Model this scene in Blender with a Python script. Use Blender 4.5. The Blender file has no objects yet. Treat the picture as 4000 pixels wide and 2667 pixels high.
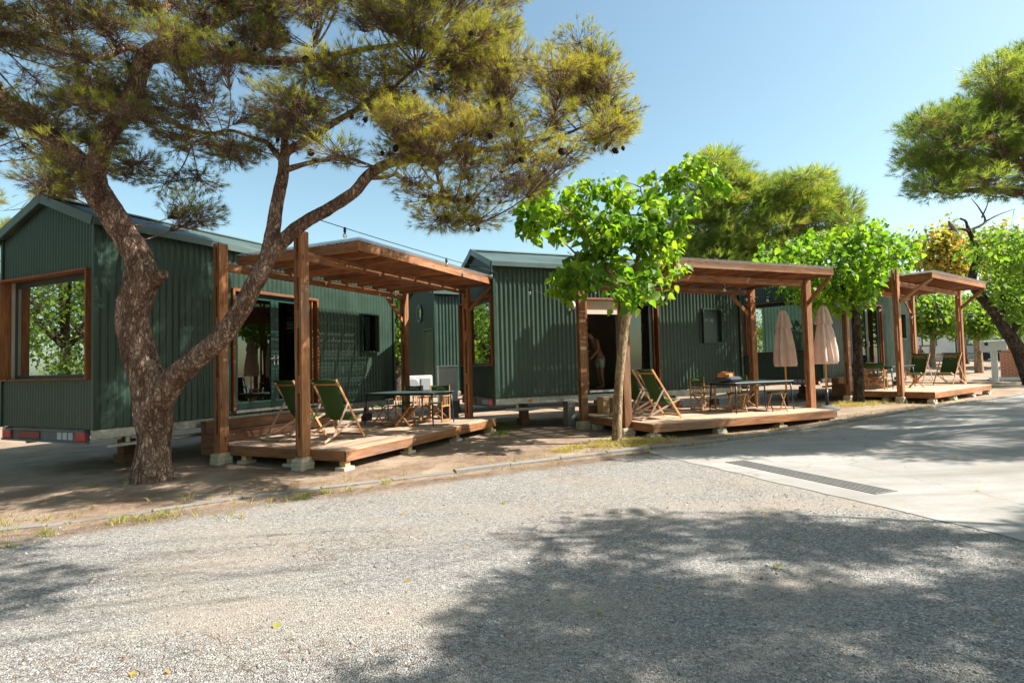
import bpy, math, random
import numpy as np
from mathutils import Vector, Matrix, noise
R = math.radians
rnd = random.Random(7)
rng = np.random.default_rng(11)
sc = bpy.context.scene
COL = sc.collection

# ---------------------------------------------------------------- camera
CAMH, FPX, PITCH, ROLL = 1.55, 2253.1, R(2.367), R(1.459)
cd = bpy.data.cameras.new('camera')
cam = bpy.data.objects.new('camera', cd)
COL.objects.link(cam)
cd.sensor_width = 36.0
cd.lens = FPX / 4000 * 36.0
cd.clip_end = 3000
cam.matrix_world = Matrix.Translation((0, 0, CAMH)) @ Matrix.Rotation(R(90) + PITCH, 4, 'X') @ Matrix.Rotation(-ROLL, 4, 'Z')
sc.camera = cam

# ---------------------------------------------------------------- light
SUN_AZ, SUN_EL = R(-4.0), R(47.0)            # azimuth counted from +X towards +Y
sl = bpy.data.lights.new('sun', 'SUN')
sl.energy = 5.0
sl.angle = R(0.5)
sl.color = (1.0, 0.945, 0.86)
sun = bpy.data.objects.new('sun', sl)
COL.objects.link(sun)
sdir = Vector((math.cos(SUN_AZ) * math.cos(SUN_EL), math.sin(SUN_AZ) * math.cos(SUN_EL), math.sin(SUN_EL)))
sun.rotation_euler = sdir.to_track_quat('Z', 'Y').to_euler()
sun.location = (20, 6, 30)
w = bpy.data.worlds.new('World')
sc.world = w
w.use_nodes = True
nt = w.node_tree
nt.nodes.clear()
sky = nt.nodes.new('ShaderNodeTexSky')
sky.sky_type = 'NISHITA'
sky.sun_disc = False
sky.sun_elevation = SUN_EL
sky.sun_rotation = R(90) - SUN_AZ
sky.air_density = 1.0
sky.dust_density = 1.6
sky.ozone_density = 1.6
bg = nt.nodes.new('ShaderNodeBackground')
bg.inputs['Strength'].default_value = 0.094
wo = nt.nodes.new('ShaderNodeOutputWorld')
tint = nt.nodes.new('ShaderNodeMix')            # the sky of this place is a little greener than the model's
tint.data_type = 'RGBA'
tint.blend_type = 'MULTIPLY'
tint.inputs[0].default_value = 1.0
tint.inputs[7].default_value = (1.04, 1.13, 0.95, 1)
nt.links.new(sky.outputs[0], tint.inputs[6])
nt.links.new(tint.outputs[2], bg.inputs[0])
nt.links.new(bg.outputs[0], wo.inputs[0])
sc.view_settings.view_transform = 'Standard'
sc.view_settings.look = 'None'
sc.view_settings.exposure = 1.3
sc.view_settings.gamma = 1.0

# ---------------------------------------------------------------- picture geometry: a pixel of the 2352 px wide view and a depth give a point
KPX = 4000 / 2352
def at(px, py, Y):
    uu, ww = px * KPX - 2000, 1333.5 - py * KPX
    u = uu * math.cos(ROLL) + ww * math.sin(ROLL)
    q = -uu * math.sin(ROLL) + ww * math.cos(ROLL)
    v = Vector((u, FPX * math.cos(PITCH) - q * math.sin(PITCH), FPX * math.sin(PITCH) + q * math.cos(PITCH)))
    return v * (Y / v.y) + Vector((0, 0, CAMH))

def sstep(a, b, x):
    t = min(1.0, max(0.0, (x - a) / (b - a)))
    return t * t * (3 - 2 * t)
def ground_z(x, y):
    return -0.1 + 0.22 * sstep(5.5, 10.5, x) + 0.9 * sstep(24, 46, y) * sstep(4, 14, x)

# ---------------------------------------------------------------- tagging
def tag(o, label=None, cat=None, group=None, kind=None):
    if label: o['label'] = label
    if cat: o['category'] = cat
    if group: o['group'] = group
    if kind: o['kind'] = kind
    return o
def empty(name, loc, rz=0.0):
    o = bpy.data.objects.new(name, None)
    COL.objects.link(o)
    o.location = loc
    o.rotation_euler = (0, 0, rz)
    o.empty_display_size = 0.2
    return o
def kids(o): return [c for c in bpy.data.objects if c.parent == o]
def copy_tree(o, parent=None):
    c = o.copy()
    COL.objects.link(c)
    c.parent = parent
    for k in kids(o): copy_tree(k, c)
    return c
def place(o, x, y, z, rz, label=None):
    o.location = (x, y, z)
    o.rotation_euler = (0, 0, rz)
    if label: o['label'] = label
    return o

# ---------------------------------------------------------------- materials
def nmat(name):
    m = bpy.data.materials.new(name)
    m.use_nodes = True
    t = m.node_tree
    b = t.nodes['Principled BSDF']
    return m, t, b
def N(t, kind, **kw):
    n = t.nodes.new(kind)
    for k, v in kw.items():
        if k in n.inputs: n.inputs[k].default_value = v
        else: setattr(n, k, v)
    return n
def ramp(t, fac, stops):
    r = t.nodes.new('ShaderNodeValToRGB')
    e = r.color_ramp.elements
    while len(e) < len(stops): e.new(0.5)
    for i, (p, c) in enumerate(stops):
        e[i].position = p
        e[i].color = (c[0], c[1], c[2], 1)
    t.links.new(fac, r.inputs[0])
    return r.outputs[0]
def coords(t, scale=(1, 1, 1), kind='Object'):
    tc = t.nodes.new('ShaderNodeTexCoord')
    mp = t.nodes.new('ShaderNodeMapping')
    mp.inputs['Scale'].default_value = scale
    t.links.new(tc.outputs[kind], mp.inputs[0])
    return mp.outputs[0]
def tex(t, co, kind='ShaderNodeTexNoise', out=0, **kw):
    n = N(t, kind, **kw)
    t.links.new(co, n.inputs['Vector'])
    return n.outputs[out]
def mixc(t, a, b, fac, mode='MIX'):
    n = t.nodes.new('ShaderNodeMix')
    n.data_type = 'RGBA'
    n.blend_type = mode
    for s, v in ((n.inputs[6], a), (n.inputs[7], b)):
        if isinstance(v, tuple): s.default_value = (v[0], v[1], v[2], 1)
        else: t.links.new(v, s)
    if isinstance(fac, float): n.inputs[0].default_value = fac
    else: t.links.new(fac, n.inputs[0])
    return n.outputs[2]
def bump(t, b, h, strength=0.5, dist=0.01):
    n = N(t, 'ShaderNodeBump', Strength=strength, Distance=dist)
    t.links.new(h, n.inputs['Height'])
    t.links.new(n.outputs[0], b.inputs['Normal'])
def simple(name, col, rough=0.5, metal=0.0, var=0.15, scale=6.0, spec=0.5):
    m, t, b = nmat(name)
    n = tex(t, coords(t), Scale=scale, Detail=5.0)
    d = tuple(c * (1 - var) for c in col)
    l = tuple(min(1, c * (1 + var)) for c in col)
    t.links.new(ramp(t, n, [(0.3, d), (0.7, l)]), b.inputs['Base Color'])
    b.inputs['Roughness'].default_value = rough
    b.inputs['Metallic'].default_value = metal
    b.inputs['Specular IOR Level'].default_value = spec
    return m
def wood(name, dark, mid, light, rough=0.62, knots=True):
    m, t, b = nmat(name)
    co = coords(t, (0.9, 11.0, 1.0), 'UV')
    g = tex(t, co, Scale=2.2, Detail=8.0, Roughness=0.62, Distortion=1.2)
    c = ramp(t, g, [(0.28, dark), (0.5, mid), (0.74, light)])
    tone = tex(t, coords(t, (0.35, 1.4, 1), 'UV'), Scale=1.0, Detail=3.0)
    c = mixc(t, c, ramp(t, tone, [(0.3, (0.55, 0.55, 0.55)), (0.7, (1.25, 1.2, 1.15))]), 1.0, 'MULTIPLY')
    oi = t.nodes.new('ShaderNodeObjectInfo')
    c = mixc(t, c, ramp(t, oi.outputs['Random'], [(0.0, (0.70, 0.72, 0.74)), (0.5, (1.0, 1.0, 1.0)), (1.0, (1.22, 1.18, 1.12))]), 1.0, 'MULTIPLY')
    wth = tex(t, coords(t, (0.25, 2.2, 1), 'UV'), Scale=1.7, Detail=6.0, Roughness=0.7)
    gy = sum(mid) / 3 * 1.25
    c = mixc(t, c, (gy * 1.12, gy, gy * 0.88), ramp(t, wth, [(0.50, (0, 0, 0)), (0.72, (0.55, 0.55, 0.55))]))
    if knots:
        v = tex(t, coords(t, (1.6, 6.5, 1), 'UV'), 'ShaderNodeTexVoronoi', Scale=1.0)
        c = mixc(t, tuple(x * 0.35 for x in dark), c, ramp(t, v, [(0.05, (0, 0, 0)), (0.12, (1, 1, 1))]))
    t.links.new(c, b.inputs['Base Color'])
    b.inputs['Roughness'].default_value = rough
    b.inputs['Specular IOR Level'].default_value = 0.3
    bump(t, b, g, 0.35, 0.004)
    return m
M = {}
M['beam'] = wood('stained_timber', (0.13, 0.052, 0.022), (0.32, 0.138, 0.058), (0.50, 0.245, 0.115))
M['deck'] = wood('weathered_deck_timber', (0.30, 0.185, 0.12), (0.48, 0.32, 0.22), (0.62, 0.45, 0.33), 0.75)
M['step'] = wood('dark_step_timber', (0.10, 0.045, 0.025), (0.21, 0.10, 0.055), (0.32, 0.165, 0.095))
M['trim'] = wood('oiled_trim_timber', (0.09, 0.03, 0.010), (0.20, 0.07, 0.022), (0.33, 0.125, 0.04))
M['teak'] = wood('teak', (0.28, 0.125, 0.045), (0.50, 0.25, 0.095), (0.66, 0.37, 0.16), 0.55, False)
M['greyteak'] = wood('weathered_teak', (0.30, 0.20, 0.14), (0.46, 0.33, 0.24), (0.62, 0.48, 0.36), 0.7, False)
M['block'] = simple('pale_concrete_block', (0.47, 0.41, 0.31), 0.9, 0, 0.2, 9)
M['raw'] = wood('raw_softwood', (0.40, 0.24, 0.11), (0.55, 0.36, 0.18), (0.66, 0.46, 0.26))
M['black'] = simple('black_metal', (0.022, 0.03, 0.034), 0.35, 0.2, 0.2)
M['tabletop'] = simple('blue_grey_table_paint', (0.05, 0.085, 0.09), 0.3, 0.0, 0.2)
M['steel'] = simple('galvanised_steel', (0.42, 0.41, 0.38), 0.5, 0.6, 0.25, 14)
M['white'] = simple('white_enamel', (0.72, 0.72, 0.70), 0.4, 0, 0.06)
M['cream'] = simple('cream_cloth', (0.62, 0.52, 0.42), 0.9, 0, 0.06)
M['umbrella'] = simple('blush_canvas', (0.62, 0.42, 0.36), 0.9, 0, 0.08, 10)
M['yellow'] = simple('yellow_pole_varnish', (0.62, 0.30, 0.03), 0.4, 0, 0.1)
M['red'] = simple('red_lens', (0.42, 0.02, 0.02), 0.25)
M['orange'] = simple('amber_lens', (0.75, 0.22, 0.02), 0.3)
M['dark'] = simple('dark_rubber', (0.02, 0.022, 0.024), 0.7)
M['concrete_base'] = simple('dark_concrete', (0.09, 0.10, 0.11), 0.85)
M['darkgreen'] = simple('dark_green_door_paint', (0.012, 0.045, 0.038), 0.35, 0, 0.15)
M['skin'] = simple('skin', (0.42, 0.22, 0.15), 0.55, 0, 0.1, 12)
M['hair'] = simple('dark_hair', (0.02, 0.014, 0.01), 0.6, 0, 0.3, 30)
M['interior'] = simple('interior_panel', (0.36, 0.30, 0.24), 0.7, 0, 0.1, 2)
M['greypanel'] = simple('grey_panel', (0.40, 0.42, 0.44), 0.5, 0, 0.06, 2)
M['charcoal_cloth'] = simple('charcoal_cloth', (0.05, 0.055, 0.075), 0.95, 0, 0.25, 20)
M['orange_cloth'] = simple('orange_cloth', (0.60, 0.24, 0.07), 0.95, 0, 0.15, 20)
M['blue'] = simple('blue_hose', (0.05, 0.25, 0.42), 0.4)
M['teal'] = simple('teal_plate', (0.03, 0.38, 0.36), 0.4)
M['caravan'] = simple('caravan_panel', (0.62, 0.62, 0.60), 0.45, 0, 0.06, 1.5)
M['caravan_roof'] = simple('grey_awning', (0.25, 0.32, 0.38), 0.6, 0, 0.2, 1.2)
M['blackplastic'] = simple('black_plastic', (0.02, 0.022, 0.024), 0.45)
M['lettering'] = simple('cream_lettering', (0.62, 0.58, 0.42), 0.8, 0, 0.02)

def fabric(name, col):
    m, t, b = nmat(name)
    co = coords(t)
    n = tex(t, co, Scale=240.0, Detail=2.0)
    n2 = tex(t, co, Scale=3.0, Detail=3.0)
    c = mixc(t, tuple(x * 0.8 for x in col), tuple(x * 1.2 for x in col), n2)
    t.links.new(c, b.inputs['Base Color'])
    b.inputs['Roughness'].default_value = 0.9
    b.inputs['Specular IOR Level'].default_value = 0.15
    bump(t, b, n, 0.25, 0.002)
    tr = N(t, 'ShaderNodeBsdfTranslucent')
    t.links.new(c, tr.inputs[0])
    mx = N(t, 'ShaderNodeMixShader', Fac=0.3)
    t.links.new(b.outputs[0], mx.inputs[1])
    t.links.new(tr.outputs[0], mx.inputs[2])
    t.links.new(mx.outputs[0], t.nodes['Material Output'].inputs[0])
    return m
M['canvas'] = fabric('green_canvas', (0.07, 0.13, 0.045))
M['umbcloth'] = fabric('umbrella_canvas', (0.86, 0.68, 0.60))

def painted_metal(name, col, rough=0.38):
    m, t, b = nmat(name)
    co = coords(t)
    n = tex(t, co, Scale=1.3, Detail=6.0, Roughness=0.6)
    st = tex(t, coords(t, (9, 9, 0.5)), Scale=1.6, Detail=5.0)
    c = ramp(t, n, [(0.3, tuple(x * 0.82 for x in col)), (0.7, tuple(x * 1.15 for x in col))])
    c = mixc(t, c, tuple(min(1, x * 1.5 + 0.02) for x in col), ramp(t, st, [(0.55, (0, 0, 0)), (0.85, (0.35, 0.35, 0.35))]))
    fl = N(t, 'ShaderNodeVectorMath', operation='FLOOR')
    t.links.new(coords(t, (1 / .875, 1 / .875, 0.0)), fl.inputs[0])
    wn = t.nodes.new('ShaderNodeTexWhiteNoise'); wn.noise_dimensions = '3D'
    t.links.new(fl.outputs[0], wn.inputs['Vector'])
    c = mixc(t, c, ramp(t, wn.outputs[0], [(0.0, (0.84, 0.86, 0.86)), (1.0, (1.13, 1.11, 1.10))]), 1.0, 'MULTIPLY')
    du = tex(t, coords(t, (1.4, 1.4, 2.2)), Scale=1.5, Detail=8.0, Roughness=0.72)
    c = mixc(t, c, (0.20, 0.17, 0.13), ramp(t, du, [(0.55, (0, 0, 0)), (0.80, (0.09, 0.09, 0.09))]))
    t.links.new(c, b.inputs['Base Color'])
    r2 = ramp(t, n, [(0.2, (rough - .08,) * 3), (0.8, (rough + .12,) * 3)])
    t.links.new(r2, b.inputs['Roughness'])
    return m
M['cladding'] = painted_metal('dark_green_cladding', (0.026, 0.053, 0.037), 0.36)
M['roofmetal'] = painted_metal('grey_green_roof', (0.085, 0.125, 0.115), 0.42)
M['trimmetal'] = painted_metal('grey_green_flashing', (0.070, 0.108, 0.095), 0.42)

def glass(name, tint=(0.75, 0.85, 0.8), refl=0.16, ior=1.7):
    m, t, b = nmat(name)
    t.nodes.remove(b)
    tr = N(t, 'ShaderNodeBsdfTransparent')
    tr.inputs[0].default_value = (*tint, 1)
    gl = N(t, 'ShaderNodeBsdfGlossy', Roughness=0.01)
    gl.inputs[0].default_value = (0.95, 1.0, 0.97, 1)
    fr = N(t, 'ShaderNodeFresnel', IOR=ior)
    ad = N(t, 'ShaderNodeMath', operation='ADD', use_clamp=True)
    ad.inputs[1].default_value = refl
    t.links.new(fr.outputs[0], ad.inputs[0])
    mx = N(t, 'ShaderNodeMixShader')
    t.links.new(ad.outputs[0], mx.inputs[0])
    t.links.new(tr.outputs[0], mx.inputs[1])
    t.links.new(gl.outputs[0], mx.inputs[2])
    t.links.new(mx.outputs[0], t.nodes['Material Output'].inputs[0])
    return m
M['glass'] = glass('window_glass', (0.30, 0.38, 0.36), 0.46)
M['doorglass'] = glass('door_glass', (0.40, 0.45, 0.43), 0.03, 1.45)
M['bulb'] = glass('bulb_glass', (0.95, 0.9, 0.8), 0.08)
def clear_sheet():
    m, t, b = nmat('clear_corrugated_sheet')
    t.nodes.remove(b)
    tr = N(t, 'ShaderNodeBsdfTransparent')
    tr.inputs[0].default_value = (0.86, 0.88, 0.88, 1)
    gl = N(t, 'ShaderNodeBsdfGlossy', Roughness=0.12)
    df = N(t, 'ShaderNodeBsdfDiffuse')
    df.inputs[0].default_value = (0.6, 0.62, 0.63, 1)
    m1 = N(t, 'ShaderNodeMixShader', Fac=0.5)
    t.links.new(gl.outputs[0], m1.inputs[1]); t.links.new(df.outputs[0], m1.inputs[2])
    mx = N(t, 'ShaderNodeMixShader', Fac=0.35)
    t.links.new(tr.outputs[0], mx.inputs[1]); t.links.new(m1.outputs[0], mx.inputs[2])
    t.links.new(mx.outputs[0], t.nodes['Material Output'].inputs[0])
    return m
M['clear'] = clear_sheet()

def foliage(name, stops, trans=0.42, nscale=0.7):
    m, t, b = nmat(name)
    a = t.nodes.new('ShaderNodeAttribute')
    a.attribute_name = 'tint'
    n = tex(t, coords(t), Scale=nscale, Detail=3.0)
    ad = N(t, 'ShaderNodeMath', operation='MULTIPLY_ADD')
    ad.inputs[1].default_value = 0.45
    t.links.new(n, ad.inputs[0])
    sc_ = N(t, 'ShaderNodeMath', operation='MULTIPLY')
    sc_.inputs[1].default_value = 0.75
    t.links.new(a.outputs['Fac'], sc_.inputs[0])
    t.links.new(sc_.outputs[0], ad.inputs[2])
    c = ramp(t, ad.outputs[0], stops)
    t.links.new(c, b.inputs['Base Color'])
    b.inputs['Roughness'].default_value = 0.5
    b.inputs['Specular IOR Level'].default_value = 0.35
    tr = N(t, 'ShaderNodeBsdfTranslucent')
    br = mixc(t, c, (2.0, 1.95, 1.0), 1.0, 'MULTIPLY')
    t.links.new(br, tr.inputs[0])
    mx = N(t, 'ShaderNodeMixShader', Fac=trans)
    t.links.new(b.outputs[0], mx.inputs[1]); t.links.new(tr.outputs[0], mx.inputs[2])
    t.links.new(mx.outputs[0], t.nodes['Material Output'].inputs[0])
    return m
M['needle'] = foliage('pine_needles', [(0.10, (0.07, 0.095, 0.022)), (0.42, (0.19, 0.20, 0.032)), (0.70, (0.31, 0.29, 0.045)), (0.86, (0.27, 0.19, 0.05)), (0.93, (0.115, 0.072, 0.045))], 0.42)
M['needle_far'] = foliage('far_pine_needles', [(0.12, (0.06, 0.105, 0.026)), (0.5, (0.16, 0.22, 0.042)), (0.80, (0.30, 0.335, 0.06)), (0.95, (0.16, 0.11, 0.06))], 0.5)
M['mulberry'] = foliage('mulberry_leaves', [(0.15, (0.04, 0.095, 0.012)), (0.5, (0.10, 0.21, 0.018)), (0.92, (0.22, 0.33, 0.024))], 0.52)
M['leafy'] = foliage('broad_leaves', [(0.15, (0.045, 0.10, 0.018)), (0.5, (0.11, 0.20, 0.026)), (0.92, (0.20, 0.29, 0.035))], 0.48)
M['amber_leaf'] = foliage('amber_leaves', [(0.2, (0.14, 0.21, 0.045)), (0.55, (0.30, 0.29, 0.065)), (0.9, (0.50, 0.29, 0.06))], 0.45)
M['grass'] = foliage('grass_blades', [(0.2, (0.10, 0.17, 0.03)), (0.55, (0.22, 0.24, 0.06)), (0.9, (0.45, 0.35, 0.15))], 0.35)

def bark(name, c1, c2, c3, sc1=20.0, dist=0.02, zs=0.38):
    m, t, b = nmat(name)
    co = coords(t, (1, 1, zs))
    wv = tex(t, co, Scale=9.0, Detail=5.0, out=1)
    mixv = N(t, 'ShaderNodeVectorMath', operation='MULTIPLY_ADD')
    mixv.inputs[1].default_value = (0.16, 0.16, 0.16)
    t.links.new(wv, mixv.inputs[0]); t.links.new(co, mixv.inputs[2])
    v = tex(t, mixv.outputs[0], 'ShaderNodeTexVoronoi', Scale=sc1, feature='DISTANCE_TO_EDGE')
    n = tex(t, co, Scale=30.0, Detail=8.0, Roughness=0.7)
    big = tex(t, co, Scale=4.0, Detail=4.0)
    c = ramp(t, n, [(0.3, c1), (0.55, c2), (0.75, c3)])
    c = mixc(t, c, ramp(t, big, [(0.35, (0.7, 0.6, 0.55)), (0.65, (1.2, 1.15, 1.1))]), 1.0, 'MULTIPLY')
    pl = N(t, 'ShaderNodeTexVoronoi', Scale=sc1 * .8)
    t.links.new(mixv.outputs[0], pl.inputs['Vector'])
    sp = N(t, 'ShaderNodeSeparateColor'); t.links.new(pl.outputs['Color'], sp.inputs[0])
    c = mixc(t, c, ramp(t, sp.outputs[0], [(0.1, (0.62, 0.56, 0.52)), (0.6, (1.0, 0.98, 0.97)), (0.95, (1.5, 1.5, 1.5))]), 1.0, 'MULTIPLY')
    c = mixc(t, tuple(x * 0.35 for x in c1), c, ramp(t, v, [(0.0, (.15, .15, .15)), (0.07, (1, 1, 1))]))
    t.links.new(c, b.inputs['Base Color'])
    b.inputs['Roughness'].default_value = 0.9
    b.inputs['Specular IOR Level'].default_value = 0.15
    hh = N(t, 'ShaderNodeMath', operation='MULTIPLY_ADD')
    hh.inputs[1].default_value = 0.35
    t.links.new(n, hh.inputs[0])
    t.links.new(ramp(t, v, [(0.0, (0, 0, 0)), (0.25, (1, 1, 1))]), hh.inputs[2])
    bump(t, b, hh.outputs[0], 1.0, dist * 2.4)
    return m
M['pinebark'] = bark('pine_bark', (0.22, 0.14, 0.105), (0.42, 0.295, 0.235), (0.62, 0.50, 0.43))
M['twig'] = bark('twig_bark', (0.16, 0.115, 0.085), (0.30, 0.225, 0.175), (0.44, 0.36, 0.30), 30.0, 0.004)
M['palebark'] = bark('pale_smooth_bark', (0.30, 0.22, 0.13), (0.44, 0.34, 0.22), (0.56, 0.46, 0.32), 45.0, 0.004, 0.3)
M['darkbark'] = bark('dark_bark', (0.05, 0.042, 0.036), (0.12, 0.10, 0.085), (0.24, 0.21, 0.18), 22.0, 0.012)
M['cone'] = bark('cone_scale', (0.035, 0.025, 0.02), (0.08, 0.055, 0.042), (0.17, 0.13, 0.105), 60.0, 0.01, 1.0)

def gravel_mat():
    m, t, b = nmat('grey_gravel')
    co = coords(t)
    v1 = N(t, 'ShaderNodeTexVoronoi', Scale=72.0); t.links.new(co, v1.inputs['Vector'])
    v2 = N(t, 'ShaderNodeTexVoronoi', Scale=160.0); t.links.new(co, v2.inputs['Vector'])
    bw = N(t, 'ShaderNodeSeparateColor'); t.links.new(v1.outputs['Color'], bw.inputs[0])
    c = ramp(t, bw.outputs[0], [(0.0, (0.16, 0.153, 0.143)), (0.4, (0.29, 0.278, 0.262)), (0.8, (0.38, 0.365, 0.345)), (1.0, (0.54, 0.525, 0.50))])
    fine = N(t, 'ShaderNodeSeparateColor'); t.links.new(v2.outputs['Color'], fine.inputs[0])
    c = mixc(t, c, ramp(t, fine.outputs[1], [(0.0, (0.7, 0.7, 0.7)), (1.0, (1.25, 1.22, 1.2))]), 1.0, 'MULTIPLY')
    mr = N(t, 'ShaderNodeMapping'); mr.inputs['Rotation'].default_value = (0, 0, R(-30)); mr.inputs['Scale'].default_value = (0.28, 1.0, 1.0)
    t.links.new(co, mr.inputs[0])
    rut = tex(t, mr.outputs[0], Scale=0.85, Detail=5.0, Roughness=0.55, Distortion=0.6)
    big0 = tex(t, co, Scale=0.7, Detail=9.0, Roughness=0.68)
    big_ = N(t, 'ShaderNodeMath', operation='MULTIPLY_ADD'); big_.inputs[1].default_value = 0.5
    hf = N(t, 'ShaderNodeMath', operation='MULTIPLY'); hf.inputs[1].default_value = 0.5
    t.links.new(big0, hf.inputs[0]); t.links.new(rut, big_.inputs[0]); t.links.new(hf.outputs[0], big_.inputs[2])
    big = big_.outputs[0]
    dirt = ramp(t, tex(t, co, Scale=60.0, Detail=6.0, Roughness=0.75), [(0.3, (0.19, 0.15, 0.112)), (0.7, (0.40, 0.335, 0.265))])
    patch = ramp(t, big, [(0.47, (0, 0, 0)), (0.60, (0.6, 0.6, 0.6))])
    c = mixc(t, c, dirt, patch)
    ea = t.nodes.new('ShaderNodeAttribute'); ea.attribute_name = 'tint'
    em = N(t, 'ShaderNodeMath', operation='MULTIPLY_ADD'); em.inputs[1].default_value = 1.0
    en = N(t, 'ShaderNodeMath', operation='SUBTRACT'); en.inputs[1].default_value = 0.5
    t.links.new(tex(t, co, Scale=3.0, Detail=8.0, Roughness=0.7), en.inputs[0])
    t.links.new(ea.outputs['Fac'], em.inputs[0]); t.links.new(en.outputs[0], em.inputs[2])
    soil = ramp(t, tex(t, co, Scale=45.0, Detail=6.0, Roughness=0.75), [(0.3, (0.15, 0.105, 0.075)), (0.7, (0.36, 0.285, 0.215))])
    soil = mixc(t, soil, (0.15, 0.085, 0.052), ramp(t, tex(t, co, Scale=5.0, Detail=8.0, Roughness=0.75), [(0.50, (0, 0, 0)), (0.68, (0.7, 0.7, 0.7))]))
    c = mixc(t, c, soil, ramp(t, em.outputs[0], [(0.32, (0, 0, 0)), (0.62, (1, 1, 1))]))
    t.links.new(c, b.inputs['Base Color'])
    b.inputs['Roughness'].default_value = 0.92
    b.inputs['Specular IOR Level'].default_value = 0.2
    h = N(t, 'ShaderNodeMath', operation='MULTIPLY_ADD'); h.inputs[1].default_value = 0.5
    t.links.new(v2.outputs['Distance'], h.inputs[0]); t.links.new(v1.outputs['Distance'], h.inputs[2])
    inv = N(t, 'ShaderNodeMath', operation='MULTIPLY_ADD'); inv.inputs[1].default_value = -1.0; inv.inputs[2].default_value = 1.0
    t.links.new(h.outputs[0], inv.inputs[0])
    pf = N(t, 'ShaderNodeMath', operation='MULTIPLY_ADD'); pf.inputs[1].default_value = -0.75; pf.inputs[2].default_value = 1.0
    t.links.new(patch, pf.inputs[0])
    hm = N(t, 'ShaderNodeMath', operation='MULTIPLY')
    t.links.new(inv.outputs[0], hm.inputs[0]); t.links.new(pf.outputs[0], hm.inputs[1])
    bump(t, b, hm.outputs[0], 1.0, 0.016)
    return m
M['gravel'] = gravel_mat()
def dirt_mat():
    m, t, b = nmat('sandy_dirt')
    co = coords(t)
    n = tex(t, co, Scale=1.1, Detail=9.0, Roughness=0.65)
    f = tex(t, co, Scale=70.0, Detail=5.0, Roughness=0.7)
    c = ramp(t, n, [(0.3, (0.22, 0.155, 0.11)), (0.5, (0.32, 0.245, 0.18)), (0.7, (0.40, 0.325, 0.25))])
    c = mixc(t, c, ramp(t, f, [(0.3, (0.6, 0.55, 0.52)), (0.7, (1.2, 1.2, 1.2))]), 1.0, 'MULTIPLY')
    ln = tex(t, coords(t, (1, 1, 1)), 'ShaderNodeTexNoise', Scale=2.4, Detail=8.0, Roughness=0.75)
    c = mixc(t, c, (0.16, 0.085, 0.05), ramp(t, ln, [(0.54, (0, 0, 0)), (0.72, (0.75, 0.75, 0.75))]))
    t.links.new(c, b.inputs['Base Color'])
    b.inputs['Roughness'].default_value = 0.95
    b.inputs['Specular IOR Level'].default_value = 0.15
    bump(t, b, f, 0.8, 0.02)
    return m
M['dirt'] = dirt_mat()
def concrete_mat(name, k=1.0):
    m, t, b = nmat(name)
    co = coords(t)
    n = tex(t, co, Scale=0.8, Detail=9.0, Roughness=0.65)
    f = tex(t, co, Scale=120.0, Detail=4.0, Roughness=0.7)
    c = ramp(t, n, [(0.3, (0.34 * k, 0.33 * k, 0.31 * k)), (0.55, (0.45 * k, 0.435 * k, 0.41 * k)), (0.75, (0.52 * k, 0.50 * k, 0.47 * k))])
    c = mixc(t, c, ramp(t, f, [(0.3, (0.8, 0.8, 0.8)), (0.7, (1.14, 1.14, 1.14))]), 1.0, 'MULTIPLY')
    st = tex(t, coords(t, (0.7, 1.6, 1)), Scale=2.6, Detail=9.0, Roughness=0.8)
    c = mixc(t, c, (0.26, 0.19, 0.13), ramp(t, st, [(0.50, (0, 0, 0)), (0.70, (0.8, 0.8, 0.8))]))
    wp = N(t, 'ShaderNodeVectorMath', operation='MULTIPLY_ADD'); wp.inputs[1].default_value = (0.5, 0.5, 0.5)
    t.links.new(tex(t, co, Scale=1.6, Detail=6.0, out=1), wp.inputs[0]); t.links.new(co, wp.inputs[2])
    ck = tex(t, wp.outputs[0], 'ShaderNodeTexVoronoi', Scale=0.30, feature='DISTANCE_TO_EDGE')
    c = mixc(t, (0.12, 0.10, 0.08), c, ramp(t, ck, [(0.0015, (0.55, 0.55, 0.55)), (0.005, (1, 1, 1))]))
    tm_ = N(t, 'ShaderNodeMapping'); tm_.inputs['Rotation'].default_value = (0, 0, R(-33)); tm_.inputs['Scale'].default_value = (0.12, 1.5, 1)
    t.links.new(co, tm_.inputs[0])
    ty = tex(t, tm_.outputs[0], Scale=1.0, Detail=5.0, Roughness=0.6)
    c = mixc(t, c, (0.17 * k + .03, 0.15 * k + .03, 0.13 * k + .02), ramp(t, ty, [(0.52, (0, 0, 0)), (0.68, (0.55, 0.55, 0.55))]))
    t.links.new(c, b.inputs['Base Color'])
    b.inputs['Roughness'].default_value = 0.9
    bump(t, b, f, 0.4, 0.006)
    return m
M['concrete'] = concrete_mat('worn_concrete', 0.66)
M['kerb'] = concrete_mat('kerb_concrete', 0.45)
def reed_mat():
    m, t, b = nmat('reed_matting')
    g = tex(t, coords(t, (0.4, 70.0, 1), 'UV'), Scale=1.0, Detail=3.0)
    c = ramp(t, g, [(0.3, (0.26, 0.12, 0.04)), (0.7, (0.60, 0.34, 0.13))])
    t.links.new(c, b.inputs['Base Color'])
    b.inputs['Roughness'].default_value = 0.8
    tr = N(t, 'ShaderNodeBsdfTranslucent')
    t.links.new(c, tr.inputs[0])
    mx = N(t, 'ShaderNodeMixShader', Fac=0.5)
    t.links.new(b.outputs[0], mx.inputs[1]); t.links.new(tr.outputs[0], mx.inputs[2])
    t.links.new(mx.outputs[0], t.nodes['Material Output'].inputs[0])
    return m
M['reed'] = reed_mat()
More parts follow.
